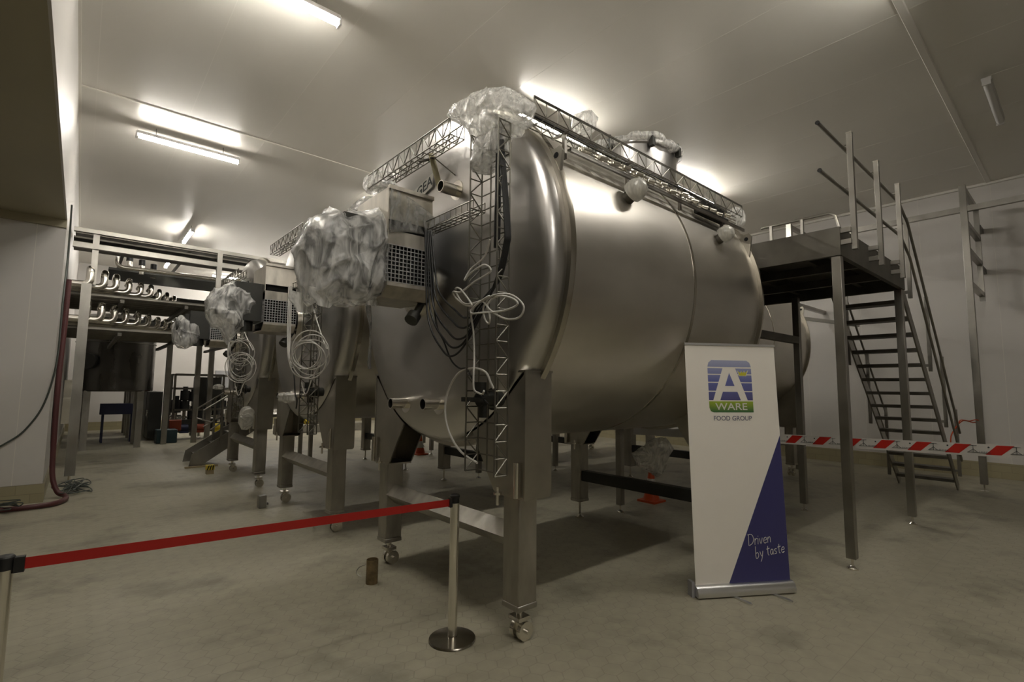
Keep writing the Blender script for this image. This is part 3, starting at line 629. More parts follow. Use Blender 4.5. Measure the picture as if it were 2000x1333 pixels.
def coil(yc, zc, r, n, lb, x=1.9, tail=.4, seed=1, hang=None, drift=.14):
    rd = random.Random(seed); mb = MB(); pts = []
    for i in range(n*22+1):
        a = 2*PI*i/22; f = i/(n*22); k = r*(.86+.14*math.sin(f*9+seed))
        h_ = k*math.cos(a)+drift*.25*math.sin(f*11); dd = .025*math.sin(f*17); pts.append((x+.757*h_-.65*dd, yc-.653*h_-.757*dd, zc+k*math.sin(a)*1.05-drift*f))
    if hang: pts = [hang, ((hang[0]+pts[0][0])/2, (hang[1]+pts[0][1])/2+.03, (hang[2]+pts[0][2])/2)]+pts
    for i in range(6): a = i/5; pts.append((x+.757*r*(.2-.5*a), yc-.653*r*(.2-.5*a), zc-drift-r-.02-tail*math.sin(a*PI)*.3))
    return tag(mb.tube(smooth_path(pts, 2), .0065, 6).build('white_cable_coil', 'white_cable', base=(x, yc, zc)), lb, 'cable coil')
coil(5.42, 2.08, .195, 6, 'round coil of white cable on the upright tray of the second vat', seed=1, x=1.82, hang=(1.95, 5.9, 2.8))
coil(8.62, 2.22, .20, 3, 'upper coil of white cable on the third vat tray', seed=2, x=1.86, hang=(1.95, 9.1, 2.7), tail=.1, drift=.05)
coil(8.52, 2.0, .22, 5, 'lower coil of white cable on the third vat tray', seed=3, tail=.5, x=1.86, drift=.08)
def bundle(dy, n, lb, material, sagk):
    b = MB()
    for i in range(n):
        pts = [(1.93+.014*i, 3.33-.012*i+dy, 2.95), (1.93+.014*i, 3.28-.01*i+dy, 2.3), (1.93, 3.16+dy, 1.98+sagk*i), (1.95, 3.0+dy, 1.92+sagk*i), (1.97, 2.72+dy, 2.15), (1.98, 2.48+dy, 2.5), (1.98, 2.44+dy, 2.9)]
        b.tube(smooth_path(pts), .008, 6)
    return tag(b.build('cable_bundle', material, base=(1.93, 3.3+dy, 2.9)), lb, 'cable')
bundle(3.26, 3, 'grey cable bundle hanging from the guard of the second vat', 'white_cable', .02)
bundle(6.56, 2, 'grey cable bundle hanging from the guard of the third vat', 'white_cable', .03)
tag(MB().tube(smooth_path([(1.97, 6.42, 1.92), (1.96, 6.3, 1.8), (1.95, 6.2, 1.6), (1.95, 6.12, 1.52), (1.97, 6.2, 1.42)]), .008, 6).build('black_cable', 'black', base=(1.97, 6.4, 1.9)), 'thin black cable reaching down on the second vat head', 'cable')

# ------------------------------------------------------------------ walkway
PZ0, PZ1 = 3.05, 3.34
wk = thing('walkway', 'steel walkway on posts behind the nearest vat, with guard rail', 'walkway', (5.7, 1.55, 0))
wx0, wx1, wy0, wy1 = 5.66, 8.28, 1.56, 13.2
wyb, wx2 = 3.42, 7.60
b = MB().box(wx0, wx0+.05, wy0, wy1, PZ0, PZ1).box(wx1-.05, wx1, wy0, wyb, PZ0, PZ1).box(wx2-.05, wx2, wyb, wy1, PZ0, PZ1).box(wx2, wx1-.05, wyb-.05, wyb, PZ0, PZ1).box(wx0+.05, wx1-.05, wy0, wy0+.05, PZ0, PZ1)
b.build('fascia', 'dframe', wk, smooth=False)
b = MB()
for i in range(14): y = wy0+.45+.8*i; b.box(wx0+.05, (wx1 if y < wyb-.1 else wx2)-.05, y, y+.06, PZ0+.1, PZ1-.04)
for x in (6.5, 7.4): b.box(x, x+.06, wy0+.05, wy1, PZ0+.02, PZ0+.12)
b.build('joist', 'dframe', wk, smooth=False)
MB().box(wx0+.05, wx1-.05, wy0+.05, wyb, PZ1-.03, PZ1-.01).box(wx0+.05, wx2-.05, wyb, wy1, PZ1-.03, PZ1-.01).build('deck', 'dframe', wk, smooth=False)
def post(x, y, z1=PZ0, w_=.085):
    p = MB().box(x-w_/2, x+w_/2, y-w_/2, y+w_/2, .10, z1).build('post', 'frame', wk, bevel=.004)
    MB().cyl((x, y, .02), (x, y, .11), .011, 8).lathe((x, y, 0), [(.05, 0), (.05, .01), (.03, .025), (.015, .035)], 16).build('foot', 'chrome', p)
for x, y in ((5.72, 1.61), (8.22, 1.62), (7.9, 2.78), (5.76, 4.36), (5.76, 7.6), (5.76, 10.9), (7.5, 7.3), (6.8, 10.95), (7.5, 12.5)): post(x, y)
b = MB().bar((5.60, 2.78, 2.42), (7.9, 2.78, 2.42), .08, .1)
b.build('brace', 'dframe', wk, smooth=False)
# rail along the front edge
for x in (5.74, 6.7, 7.65):
    b = MB(); b.box(x-.024, x+.024, 1.43, 1.478, 3.10, 4.30).box(x-.026, x+.026, 1.428, 1.48, 4.295, 4.31)
    for z in (3.18, 3.30): b.box(x-.06, x-.02, 1.47, 1.565, z-.025, z+.025)
    for z in (3.74, 4.19): b.cyl((x, 1.452, z), (x-.002, 1.51, z), .008, 8)
    b.build('rail_post', 'frame', wk, bevel=.002)
for z in (3.72, 4.18):
    g_ = MB().tube([(5.03, 1.52, z), (8.0, 1.52, z), (8.45, 1.52, z-.18 if z > 4 else z-.2), (11.35, 1.52, z-3.18)], .017, 10).build('hand_rail', 'frame', wk)
    MB().cyl((5.026, 1.52, z), (5.034, 1.52, z), .02, 10).build('rail_cap', 'black', g_)
b = MB().tube([(8.2, 3.35, 4.3), (8.2, 2.38, 4.3), (8.2, 2.30, 4.24), (8.2, 2.26, 4.05), (8.2, 2.26, 3.34)], .02, 10)
for y in (3.2, 2.75): b.box(8.18, 8.22, y-.02, y+.02, 3.34, 4.3)
b.build('hand_rail', 'frame', wk)
# staircase
st = thing('staircase', 'steep open steel staircase leading up to the walkway at right', 'staircase', (10, 1.65, 0))
def sz(x): return 3.20-(x-8.42)*(3.20/3.33)
b = MB()
for y in (1.64, 2.46): b.bar((8.35, y, sz(8.35)-.02), (11.70, y, .03), .02, .16); 
b.build('stringer', 'frame', st, smooth=False)
for i in range(14):
    z = .20+i*.213; x = 8.42+(3.20-z)*3.33/3.20
    tr = MB().box(x-.12, x+.12, 1.65, 2.45, z-.05, z).build('tread', 'dframe', st, smooth=False)
for x in (8.60, 9.62, 10.52, 11.42):
    MB().box(x-.022, x+.022, 1.545, 1.59, sz(x)-.05, sz(x)+1.08).box(x-.02, x+.02, 1.58, 1.64, sz(x)+.02, sz(x)+.06).build('rail_post', 'frame', st, smooth=False)
for x in (9.3, 10.3, 11.3):
    MB().box(x-.022, x+.022, 2.50, 2.545, sz(x)-.25, sz(x)+1.0).build('rail_post', 'frame', st, smooth=False)
for z in (.55, 1.0):
    MB().tube([(8.6, 2.56, sz(8.6)+z), (11.4, 2.56, sz(11.4)+z)], .016, 8).build('hand_rail', 'frame', st)
tag(MB().tube(smooth_path([(11.3, 1.53, 1.15), (11.4, 1.5, 1.22), (11.6, 1.42, 1.2), (11.78, 1.36, 1.22), (11.87, 1.31, 1.19), (11.8, 1.40, 1.17), (11.5, 1.5, 1.2), (11.2, 1.6, 1.0), (11.15, 1.62, .85)]), .009, 6).build('twisted_tape', 'cone', base=(11.4, 1.5, 1.2)), 'twisted orange red tape tied between stair rail and wall post', 'tape')

# ------------------------------------------------------------------ pipe support frame by the rear wall
fr = thing('pipe_support_frame', 'tall steel frame with ladder-like brackets fixed to the right wall', 'frame', (11.88, 1.32, 0))
b = MB().box(11.83, 11.93, 1.27, 1.37, .12, 5.42).build('post', 'frame', fr, bevel=.004)
MB().cyl((11.88, 1.32, .01), (11.88, 1.32, .13), .014, 8).lathe((11.88, 1.32, 0), [(.065, 0), (.065, .01), (.02, .02)], 16).build('foot', 'chrome', b)
for z in (5.37, 4.75, 4.25, 3.62): MB().box(11.93, 13.5, 1.28, 1.36, z-.04, z+.04).build('bracket_arm', 'frame', fr, smooth=False)
MB().box(13.42, 13.5, 1.28, 1.36, 3.5, 5.41).build('upright', 'frame', fr, smooth=False)
for z in (5.0, 4.15): MB().box(13.5, XW, 1.27, 1.37, z-.05, z+.05).build('wall_fixing', 'dframe', fr, smooth=False)
MB().box(11.84, 11.92, -10.95, 3.6, 4.93, 5.03).build('long_beam', 'frame', fr, smooth=False)
fr2 = thing('pipe_support_frame', 'second tall wall frame, half hidden by the walkway', 'frame', (11.88, 4.25, 0))
MB().box(11.83, 11.93, 4.2, 4.3, 0, 5.42).build('post', 'frame', fr2, smooth=False)
for z in (5.37, 4.6, 3.62): MB().box(11.93, XW, 4.21, 4.29, z-.04, z+.04).build('bracket_arm', 'frame', fr2, smooth=False)
tag(MB().bar((11.3, 5.4, 3.55), (12.6, 3.2, 3.1), .09, .07).build('cable_duct', 'frame', base=(12, 4.3, 3.3)), 'slanting perforated duct under the walkway by the right wall', 'duct')

# ------------------------------------------------------------------ pipe rack at left
rk = thing('pipe_rack', 'steel pipe rack with stacked trays behind the left wall corner', 'rack', (0, 11.5, 0))
def P_(x, y, z0, z1, w_=.1): return MB().box(x-w_/2, x+w_/2, y-w_/2, y+w_/2, z0, z1).build('post', 'frame', rk, smooth=False)
P_(-.02, 11.5, .12, 3.44, .14); P_(.06, 11.55, 3.44, 4.40, .09); P_(2.0, 11.5, 2.7, 4.40, .09)
MB().cyl((-.02, 11.5, 0), (-.02, 11.5, .13), .02, 8).build('foot', 'chrome', rk)
for x in (1.9, 2.62, 2.95, 3.6, 4.3): P_(x, 17.2, 0, 3.6, .13)
def beam(z, h, y0, y1, x0=-.25, x1=6.2, mt='frame', nm='beam'): MB().box(x0, x1, y0, y1, z-h/2, z+h/2).build(nm, mt, rk, smooth=False)
beam(4.39, .07, 11.46, 11.56); beam(4.12, .09, 11.46, 11.56); beam(3.60, .08, 15.0, 15.1); beam(2.92, .08, 14.3, 14.4); beam(3.0, .07, 14.6, 14.7)
beam(4.28, .03, 11.6, 12.1, mt='dframe', nm='cable_tray'); beam(4.21, .03, 11.7, 12.4, mt='dframe', nm='cable_tray'); beam(4.6, .04, 12.6, 13.4, mt='dframe', nm='cable_tray')
beam(4.08, .05, 13.2, 14.6, .3, 6.2, 'dark', 'cable_tray'); beam(3.78, .22, 15.2, 16.2, .1, 6.2, 'dark', 'cable_tray'); beam(3.10, .30, 15.2, 16.2, .1, 3.4, 'dark', 'cable_tray')  # the two thick box ducts are added as dark backing for the bent pipes
for x in (.5, 1.5, 2.6, 3.6):
    MB().box(x-.03, x+.03, 11.6, 16.2, 3.17, 3.23).box(x-.03, x+.03, 11.6, 16.2, 2.56, 2.62).build('cross_arm', 'dframe', rk, smooth=False)
    MB().box(x-.03, x+.03, 11.6, 16.2, 4.33, 4.35).build('cross_arm', 'dframe', rk, smooth=False)
U1 = [(.022, 11.5, 3.791), (.227, 11.85, 3.804), (.41, 12.2, 3.82), (.629, 12.55, 3.822), (.842, 12.9, 3.829), (1.047, 13.25, 3.857), (1.232, 13.6, 3.834), (1.415, 13.95, 3.834), (1.595, 14.3, 3.829)]
U2 = [(.011, 11.5, 3.179), (.221, 11.85, 3.195), (.421, 12.2, 3.203), (.617, 12.55, 3.207), (.838, 12.9, 3.218), (1.042, 13.25, 3.215), (1.248, 13.6, 3.204), (1.428, 13.95, 3.21), (1.599, 14.3, 3.209)]
def arc(c, a, b, r, n=6):  # quarter bend at corner c from direction a to direction b
    a = Vector(a); b = Vector(b); c = Vector(c); o = c-a*r+b*r
    return [o-b*r*math.cos(PI/2*k/n)+a*r*math.sin(PI/2*k/n) for k in range(n+1)]
ordn = ('first', 'second', 'third', 'fourth', 'fifth', 'sixth', 'seventh', 'eighth', 'ninth')
for row, U, h in (('upper', U1, .30), ('lower', U2, .30)):
    for i, (x, y, z) in enumerate(U):
        r = .062-.0026*i; zt = z-r; zb = zt-h+.012*i; br = .10
        pts = [Vector((XL-.0, y, zb))]+arc((x, y, zb), (1, 0, 0), (0, 0, 1), br)+arc((x, y, zt), (0, 0, 1), (0, 1, 0), br)+[Vector((x, y+.7, zt))]
        o = MB().tube(pts, r, 16).build('bent_pipe', 'chrome', base=(x, y, zb))
        tag(o, '%s bent pipe from the left wall in the %s row of the rack' % (ordn[i], row), 'pipe', 'bent pipes of the rack, %s row' % row)
for j, z0 in enumerate((3.28, 2.67)):
    for i in range(8):
        tag(MB().tube([(XL, 11.75+.3*i, z0), (4.5, 11.75+.3*i, z0)], .045, 10).build('straight_pipe', 'dframe', base=(0, 11.75+.3*i, z0)), 'dull straight pipe running under the %s row of bent pipes' % ('upper', 'lower')[j], 'pipe', 'straight pipes under the %s row' % ('upper', 'lower')[j])
# actuators and pipes seen through the top of the rack
for i, (x, y) in enumerate(((.62, 12.9), (.85, 13.2), (1.08, 13.5))):
    t_ = thing('valve_actuator', ('leftmost', 'middle', 'rightmost')[i]+' of three black-topped valves standing on the rack top', 'valve', (x, y, 4.05), 'valves on the rack top')
    MB().cyl((x, y, 4.03), (x, y, 4.22), .05, 14).build('body', 'chrome', t_); MB().cyl((x, y, 4.22), (x, y, 4.34), .06, 14).build('head', 'black', t_)
tag(MB().tube([(.40, 12.6, 4.33)]+arc((.40, 12.6, 4.02), (0, 0, -1), (1, 0, 0), .12)+[Vector((2.2, 12.6, 4.02))], .04, 12).build('elbow_pipe', 'chrome', base=(.4, 12.6, 4.1)), 'thin bright elbow pipe crossing the rack window', 'pipe')

# ------------------------------------------------------------------ silos behind the rack
def silo(x, y, lb, r=.86):
    t_ = thing('silo_tank', lb, 'tank', (x, y, 0), 'round tanks behind the rack')
    MB().lathe((x, y, 1.48), [(r-.03, 0), (r, .03), (r, 1.9), (r-.1, 2.0), (.2, 2.1)], 56).build('body', 'silo', t_)
    MB().lathe((x, y, 2.75), [(r, 0), (r+.012, .005), (r+.012, .02), (r, .025)], 56, cap=False).build('band', 'dframe', t_)
    MB().cyl((x-.55, y-.66, 2.25), (x-.62, y-.78, 2.25), .2, 24).build('hatch', 'dark', t_)
    for a in (225, 315, 45, 135):
        px_, py_ = x+.78*math.cos(R(a)), y+.78*math.sin(R(a)); MB().box(px_-.07, px_+.07, py_-.07, py_+.07, 0, 1.5).build('leg', 'frame', t_, smooth=False)
silo(.72, 17.3, 'dark round steel tank on legs behind the rack, nearest one'); silo(.72, 19.3, 'round steel tank standing behind the nearest round tank'); silo(.72, 21.3, 'last round steel tank by the far wall')
tag(MB().box(-.22, -.1, 13.2, 13.9, 1.35, 1.75).box(-.22, -.06, 13.1, 13.5, .9, 1.4).build('white_control_box', 'beige', base=(-.15, 13.5, 1.3)), 'white box on the left wall next to the rack post', 'box')
tag(MB().box(.5, 1.3, 18.4, 18.9, .8, 1.1).box(.55, .6, 18.42, 18.47, 0, .95).box(1.2, 1.25, 18.42, 18.47, 0, .95).box(.55, .6, 18.82, 18.87, 0, .95).box(1.2, 1.25, 18.82, 18.87, 0, .95).build('blue_workbench', 'blue', base=(.9, 18.6, .9)), 'dark blue bench between the round tanks', 'bench')

# ------------------------------------------------------------------ small stairs at left
ss = thing('step_stairs', 'low grey steel stairs with twin rails left of the third vat', 'staircase', (1.9, 12.6, 0))
sy0, sy1 = 12.15, 12.95
for i in range(4):
    x = 1.95+.30*i; z = .22*(i+1); MB().box(x, x+.32, sy0, sy1, z-.03, z).build('tread', 'frame', ss, smooth=False)
for y in (sy0, sy1): MB().prism([(1.80, .02), (2.02, .02), (3.25, .86), (3.25, 1.02), (3.0, 1.02), (1.84, .26)], lambda u, v, t: (u, t, v), y-.012, y+.012).build('stringer', 'frame', ss, smooth=False)
MB().box(3.2, 4.3, sy0, sy1, .97, 1.03).box(4.2, 4.28, sy0, sy0+.08, 0, 1).box(4.2, 4.28, sy1-.08, sy1, 0, 1).build('landing', 'frame', ss, smooth=False)
for y in (sy0, sy1):
    b = MB().tube([(2.15, y, .9), (2.0, y, .95), (2.0, y, 1.15), (3.3, y, 2.05), (4.2, y, 2.05)], .018, 8).tube([(2.15, y, .75), (3.3, y, 1.55), (4.2, y, 1.55)], .015, 8)
    for x in (2.35, 3.2, 4.1): z = .3+(min(x, 3.2)-2.35)*.7; b.box(x-.02, x+.02, y-.02, y+.02, z, 1.15+(min(x, 3.3)-2.0)*.69)
    b.build('hand_rail', 'frame', ss)
tag(MB().box(1.72, 2.3, 12.0, 12.08, 0, .03).build('floor_plank', 'plank', base=(2, 12, 0)), 'thin wooden board lying at the foot of the small stairs', 'board')

# ------------------------------------------------------------------ far machine area
struct('trim_8', MB().box(5.2, 8.6, 18.4, 18.7, 0, .28).box(8.9, 13, 16.9, 17.3, 0, .26), 'concrete')
rd = random.Random(5)
def skid(x, y, w_, lb, n=5, seed=1, kinds=('blue', 'orange', 'yellow')):
    r_ = random.Random(seed); t_ = thing('pump_skid', lb, 'machine', (x, y, 0), 'machines in the far area')
    b = MB()
    for i in (0, 1):
        for j in (0, 1): b.box(x+i*w_-.03, x+i*w_+.03, y+j*.7-.03, y+j*.7+.03, 0, 2.0)
    for z in (.25, .9, 1.55, 1.98): b.box(x, x+w_, y-.03, y+.03, z-.03, z+.03).box(x, x+w_, y+.67, y+.73, z-.03, z+.03)
    b.build('frame', 'dframe', t_, smooth=False)
    for i in range(2*n):
        cx = x+w_*(i%n+.5)/n; z = .95-.3*(i//n)+r_.uniform(-.1, .3)
        MB().cyl((cx, y+.3, z), (cx, y+.3, z+.3), .13, 14).cyl((cx, y+.3, z+.3), (cx, y+.3, z+.42), .07, 10).build('valve_head', 'black', t_)
        MB().cyl((cx, y+.3, z-.5), (cx, y+.3, z), .045, 10).cyl((cx-.15, y+.3, z-.2), (cx+.15, y+.3, z-.2), .04, 10).build('pipework', 'chrome', t_)
    for i, k in enumerate(kinds): cx = x+w_*(i+.5)/len(kinds); MB().cyl((cx, y+.05, .35), (cx+.2, y+.05, .35), .11, 14).box(cx-.02, cx+.22, y-.05, y+.15, .2, .27).build('motor', k, t_)
    MB().box(x+.1, x+w_-.1, y+.1, y+.6, .28, .6)  .build('tray', 'dark', t_, smooth=False)
skid(2.2, 18.2, 1.3, 'machine skid with black valve heads behind the two front rack posts', 6, 1)
skid(3.6, 19.2, 1.4, 'machine skid behind the small stairs', 5, 2, ('orange', 'blue'))
skid(6.0, 19.4, 2.0, 'machine skid seen under the second vat', 6, 3, ('yellow', 'blue'))
for i in range(5):  # plain dark blocks added for the receding row of tank legs
    t_ = thing('dark_leg_block', 'one of the tall dark blocks standing in for a row of tank legs behind the silo legs', 'cabinet', (1.78, 18.8+.85*i, 0), 'dark blocks standing in for tank legs')
    MB().box(1.62, 1.95, 18.45+.85*i, 19.2+.85*i, .06, 1.45).build('body', 'dark', t_, base=(1.78, 18.8+.85*i, 0), bevel=.01)
    MB().box(1.59, 1.62, 18.75+.85*i, 18.79+.85*i, .7, .9).build('handle', 'chrome', t_, base=(1.78, 18.8+.85*i, 0))
tag(MB().box(1.75, 2.25, 17.4, 17.9, 0, .38).build('teal_crate', 'teal', base=(2, 17.6, 0), bevel=.02), 'dark teal crate on the floor beside a rack post', 'crate')
tag(MB().box(2.1, 2.4, 17.9, 18.1, .3, .62).build('orange_case', 'orange', base=(2.2, 18, .3), bevel=.02), 'small orange case on the machine skid', 'case')
tag(MB().box(4.2, 5.2, YB-.12, YB, 1.35, 2.25).build('grey_wall_panel', 'greybox', base=(4.7, YB, 1.8)), 'grey panel hanging on the far white wall', 'panel')
tag(MB().box(2.6, 3.3, 17.45, 17.65, 1.0, 1.9).build('switch_cabinet', 'dark', base=(3, 17.1, 1.4)), 'dark switch cabinet beyond the small stairs', 'cabinet')
tag(MB().box(2.15, 3.4, 14.6, 15.2, 2.98, 3.22).build('beige_duct', 'beige', base=(2.7, 15, 3.1)), 'beige box duct above the third vat motor bag', 'duct')
tag(MB().tube([(3.75+.0*math.sin(a), 17.0+.16*math.cos(a), 1.95+.16*math.sin(a)) for a in [2*PI*k/24 for k in range(24)]], .02, 8, closed=True).build('cable_ring', 'cable', base=(3.75, 17, 1.95)), 'round cable loop hanging in front of the far wall', 'cable coil')
tag(MB().cyl((7.2, 18.9, .28), (7.2, 18.9, .62), .12, 16).cyl((7.2, 18.9, .62), (7.2, 18.9, .68), .06, 12).build('steel_jar', 'chrome', base=(7.2, 18.9, .28)), 'bright small vessel on the concrete kerb under the second vat', 'vessel')
tag(MB().box(7.5, 7.9, 18.75, 19.05, 0, .75).build('beige_cabinet', 'beige', base=(7.7, 18.9, 0)), 'beige cabinet standing by the concrete kerb', 'cabinet')

# ------------------------------------------------------------------ roll-up banner
BL = Vector((3.94, 2.23, 0)); BR = Vector((4.68, 1.78, 0)); d = (BR-BL); bw = d.length; d.normalize(); nrm = Vector((d.y, -d.x, 0)); nrm = nrm if nrm.dot(Vector((0, 0, 0))-BL) > 0 else -nrm
lean = .10
def bp_(u, v, t=0): return BL+d*u+up*v-nrm*(lean*(v/2.1))+nrm*t
def bnx(u, v, t): return bp_(u, v, t)
bn = thing('banner_stand', 'white and navy roll-up banner standing in front of the vat', 'banner', BL)
b = MB().prism([(-.055, .012), (.055, .012), (.06, .04), (.045, .08), (.01, .098), (-.03, .09), (-.06, .05)], lambda u, v, t: BL+d*t+nrm*u+up*v, -.01, bw+.01)
b.build('base_cassette', 'alu', bn, ang=50)
MB().prism([(-.07, .0), (.0, .0), (.0, .12), (-.07, .12)], lambda u, v, t: BL+d*t+nrm*u+up*v, -.035, -.01).build('end_cap', 'greybox', bn, smooth=False)
for uu_ in (.30, .66): MB().prism([(-.015, 0), (.015, 0), (.015, .19), (.008, .2), (-.008, .2), (-.015, .19)], lambda u, v, t: BL+d*(uu_+u+.06*v/.2)+nrm*v+up*t, .001, .012).build('support_foot', 'alu', bn, smooth=False)
sheet = MB().prism([(.0, .09), (bw, .09), (bw, 2.09), (.0, 2.09)], bnx, -.001, .001).build('banner_sheet', 'banner', bn, smooth=False)
MB().prism([(-.004, 2.085), (bw+.004, 2.085), (bw+.004, 2.105), (-.004, 2.105)], bnx, -.008, .008).build('top_rail', 'alu', bn, smooth=False)
MB().prism([(.30, .092), (bw-.001, .092), (bw-.001, 1.30)], bnx, .0012, .002).build('navy_triangle', 'navy', sheet, smooth=False)
# logo
lx0, lx1, lz0, lz1 = .205, .625, 1.50, 1.955
M['logoblue'] = gradient_material('logo_blue', (.09, .085, .24), (.42, .45, .62), 1.60, 1.955, (.14, .16, .42))
M['logogreen'] = gradient_material('logo_green', (.03, .13, .05), (.36, .48, .03), lz0, 1.60)
def stripe_poly(z0, z1, cut):
    W = lx1-lx0; out = []
    # letter A occupies an inner trapezoid: legs from bottom to top
    cxm = (lx0+lx1)/2-.005; zb, zt = 1.605, 1.93
    def half_out(z): f = (z-zb)/(zt-zb); return .165*(1-f)+.045*f
    return [(lx0, z0), (cxm-half_out(z0), z0), (cxm-half_out(z1), z1), (lx0, z1)], [(cxm+half_out(z0), z0), (lx1, z0), (lx1, z1), (cxm+half_out(z1), z1)]
b = MB(); zs = [1.605, 1.677, 1.687, 1.755, 1.765, 1.825, 1.835, 1.885, 1.895, 1.955]
for i in range(0, 8, 2):
    for pl in stripe_poly(zs[i], zs[i+1], 1): b.prism(pl, bnx, .0012, .002)
b.prism([(lx0, 1.897), (lx1, 1.897), (lx1-.012, 1.935), (lx1-.04, 1.955), (lx0+.04, 1.955), (lx0+.012, 1.935)], bnx, .0012, .002)
cxm = (lx0+lx1)/2-.005
b.prism([(cxm-.045, 1.73), (cxm+.045, 1.73), (cxm, 1.845)], bnx, .0012, .002).prism([(cxm-.098, 1.605), (cxm+.098, 1.605), (cxm+.07, 1.678), (cxm-.07, 1.678)], bnx, .0012, .002)
b.build('logo_stripes', 'logoblue', sheet, smooth=False)
MB().prism([(lx0, 1.595), (lx0, 1.54), (lx0+.012, 1.51), (lx0+.04, lz0), (lx1, lz0), (lx1, 1.595)], bnx, .0012, .002).build('logo_base', 'logogreen', sheet, smooth=False)
b = MB(); cr_ = [(0, 0), (.06, 0), (.078, .045), (.052, .022), (.045, .04), (.032, .022), (.02, .04), (.013, .02), (-.014, .042)]
b.prism([(.508+x, 1.822+y) for x, y in cr_], bnx, .0035, .0042).build('crown', 'crown', sheet, smooth=False)
MB().prism([(.502+x*1.2, 1.817+y*1.25) for x, y in cr_], bnx, .0024, .0032).build('crown_outline', 'letterwhite', sheet, smooth=False)
def btext(txt, size, u, v, material, bold=0., sx=1., t=.0028):
    vs, fs = text_mesh(txt, size, bold); return MB().add([bp_(u+q.x*sx, v+q.y, t) for q in vs], fs).build('lettering', material, sheet, smooth=False)
btext('WARE', .085, (lx0+lx1)/2, 1.547, 'letterwhite', .0008, 1.28)
btext('FOOD GROUP', .055, (lx0+lx1)/2+.005, 1.447, 'lettergrey', .0006, 1.02)
# handwritten slogan
GL = {'D': [[(0, 0), (.02, 1)], [(-.08, .95), (.3, .95), (.5, .6), (.4, .2), (.05, 0)]], 'r': [[(0, 0), (.02, .55)], [(.02, .35), (.15, .52), (.28, .5)]], 'i': [[(0, 0), (.02, .5)], [(.03, .68), (.04, .74)]],
 'v': [[(0, .5), (.13, 0), (.3, .52)]], 'e': [[(.03, .27), (.3, .3), (.25, .5), (.08, .45), (.0, .2), (.12, 0), (.3, .08)]], 'n': [[(0, 0), (.02, .5)], [(.02, .3), (.15, .5), (.26, .42), (.28, 0)]],
 'b': [[(0, 1), (0, 0), (.22, .02), (.28, .28), (.15, .45), (0, .35)]], 'y': [[(0, .5), (.12, .12), (.25, .12)], [(.3, .52), (.2, -.05), (.05, -.38)]], 't': [[(.1, .85), (.1, .1), (.22, .02)], [(-.05, .58), (.28, .62)]],
 'a': [[(.28, .45), (.12, .48), (.0, .2), (.12, 0), (.26, .25), (.28, .45), (.3, 0)]], 's': [[(.26, .45), (.08, .45), (.06, .3), (.22, .2), (.2, .03), (0, .02)]]}
def hand(word, u, v, s, slope):
    b = MB(); x = 0
    for ch in word:
        for st_ in GL[ch]: b.tube(smooth_path([bp_(u+(x+p[0])*s, v+p[1]*s+(x+p[0])*s*slope, .003) for p in st_], 3), .0028, 5)
        x += {'D': .62, 'r': .32, 'i': .16, 't': .36}.get(ch, .42)
    return b
hand('Driven', .50, .385, .092, .10).build('lettering', 'letterwhite', sheet)
hand('by', .56, .285, .092, .08).build('lettering', 'letterwhite', sheet); hand('taste', .665, .30, .088, .12).build('lettering', 'letterwhite', sheet)

# ------------------------------------------------------------------ stanchions and belt
def stanchion(x, y, lb):
    t_ = thing('stanchion', lb, 'barrier post', (x, y, 0), 'belt barrier posts')
    MB().lathe((x, y, 0), [(.155, 0), (.16, .006), (.155, .014), (.10, .024), (.036, .03), (.036, .035)], 48).build('base', 'rim', t_)
    MB().cyl((x, y, .03), (x, y, .90), .031, 28).build('pole', 'chrome', t_)
    h_ = MB().cyl((x, y, .87), (x, y, .945), .030, 28).lathe((x, y, .94), [(.034, 0), (.034, .012), (.028, .018), (.01, .02)], 28)
    h_.build('head', 'black', t_)
A_ = Vector((-.19, 3.09, .915)); B_ = Vector((2.02, 2.93, .905))
stanchion(2.02, 2.93, 'belt barrier post in front of the nearest vat leg'); stanchion(-.19, 3.09, 'belt barrier post cut off by the left edge of the picture')
bd = (Vector((B_.x, B_.y, 0))-Vector((A_.x, A_.y, 0))).normalized()
MB_ = MB().prism([(0, -.024), (0, .024), (1, .024), (1, -.024)], lambda u, v, t: A_+bd*.06+(B_-A_-bd*.10)*u+up*v+bd.cross(up)*t, -.001, .001)
blt = MB_.build('barrier_belt', 'belt', base=A_, smooth=False); tag(blt, 'red belt stretched between the two barrier posts', 'belt')
MB().bar(A_+bd*.03, A_+bd*.065, .03, .065).build('belt_clip', 'black', blt, smooth=False); MB().bar(B_-bd*.03, B_-bd*.045, .03, .06).build('belt_clip', 'black', blt, smooth=False)

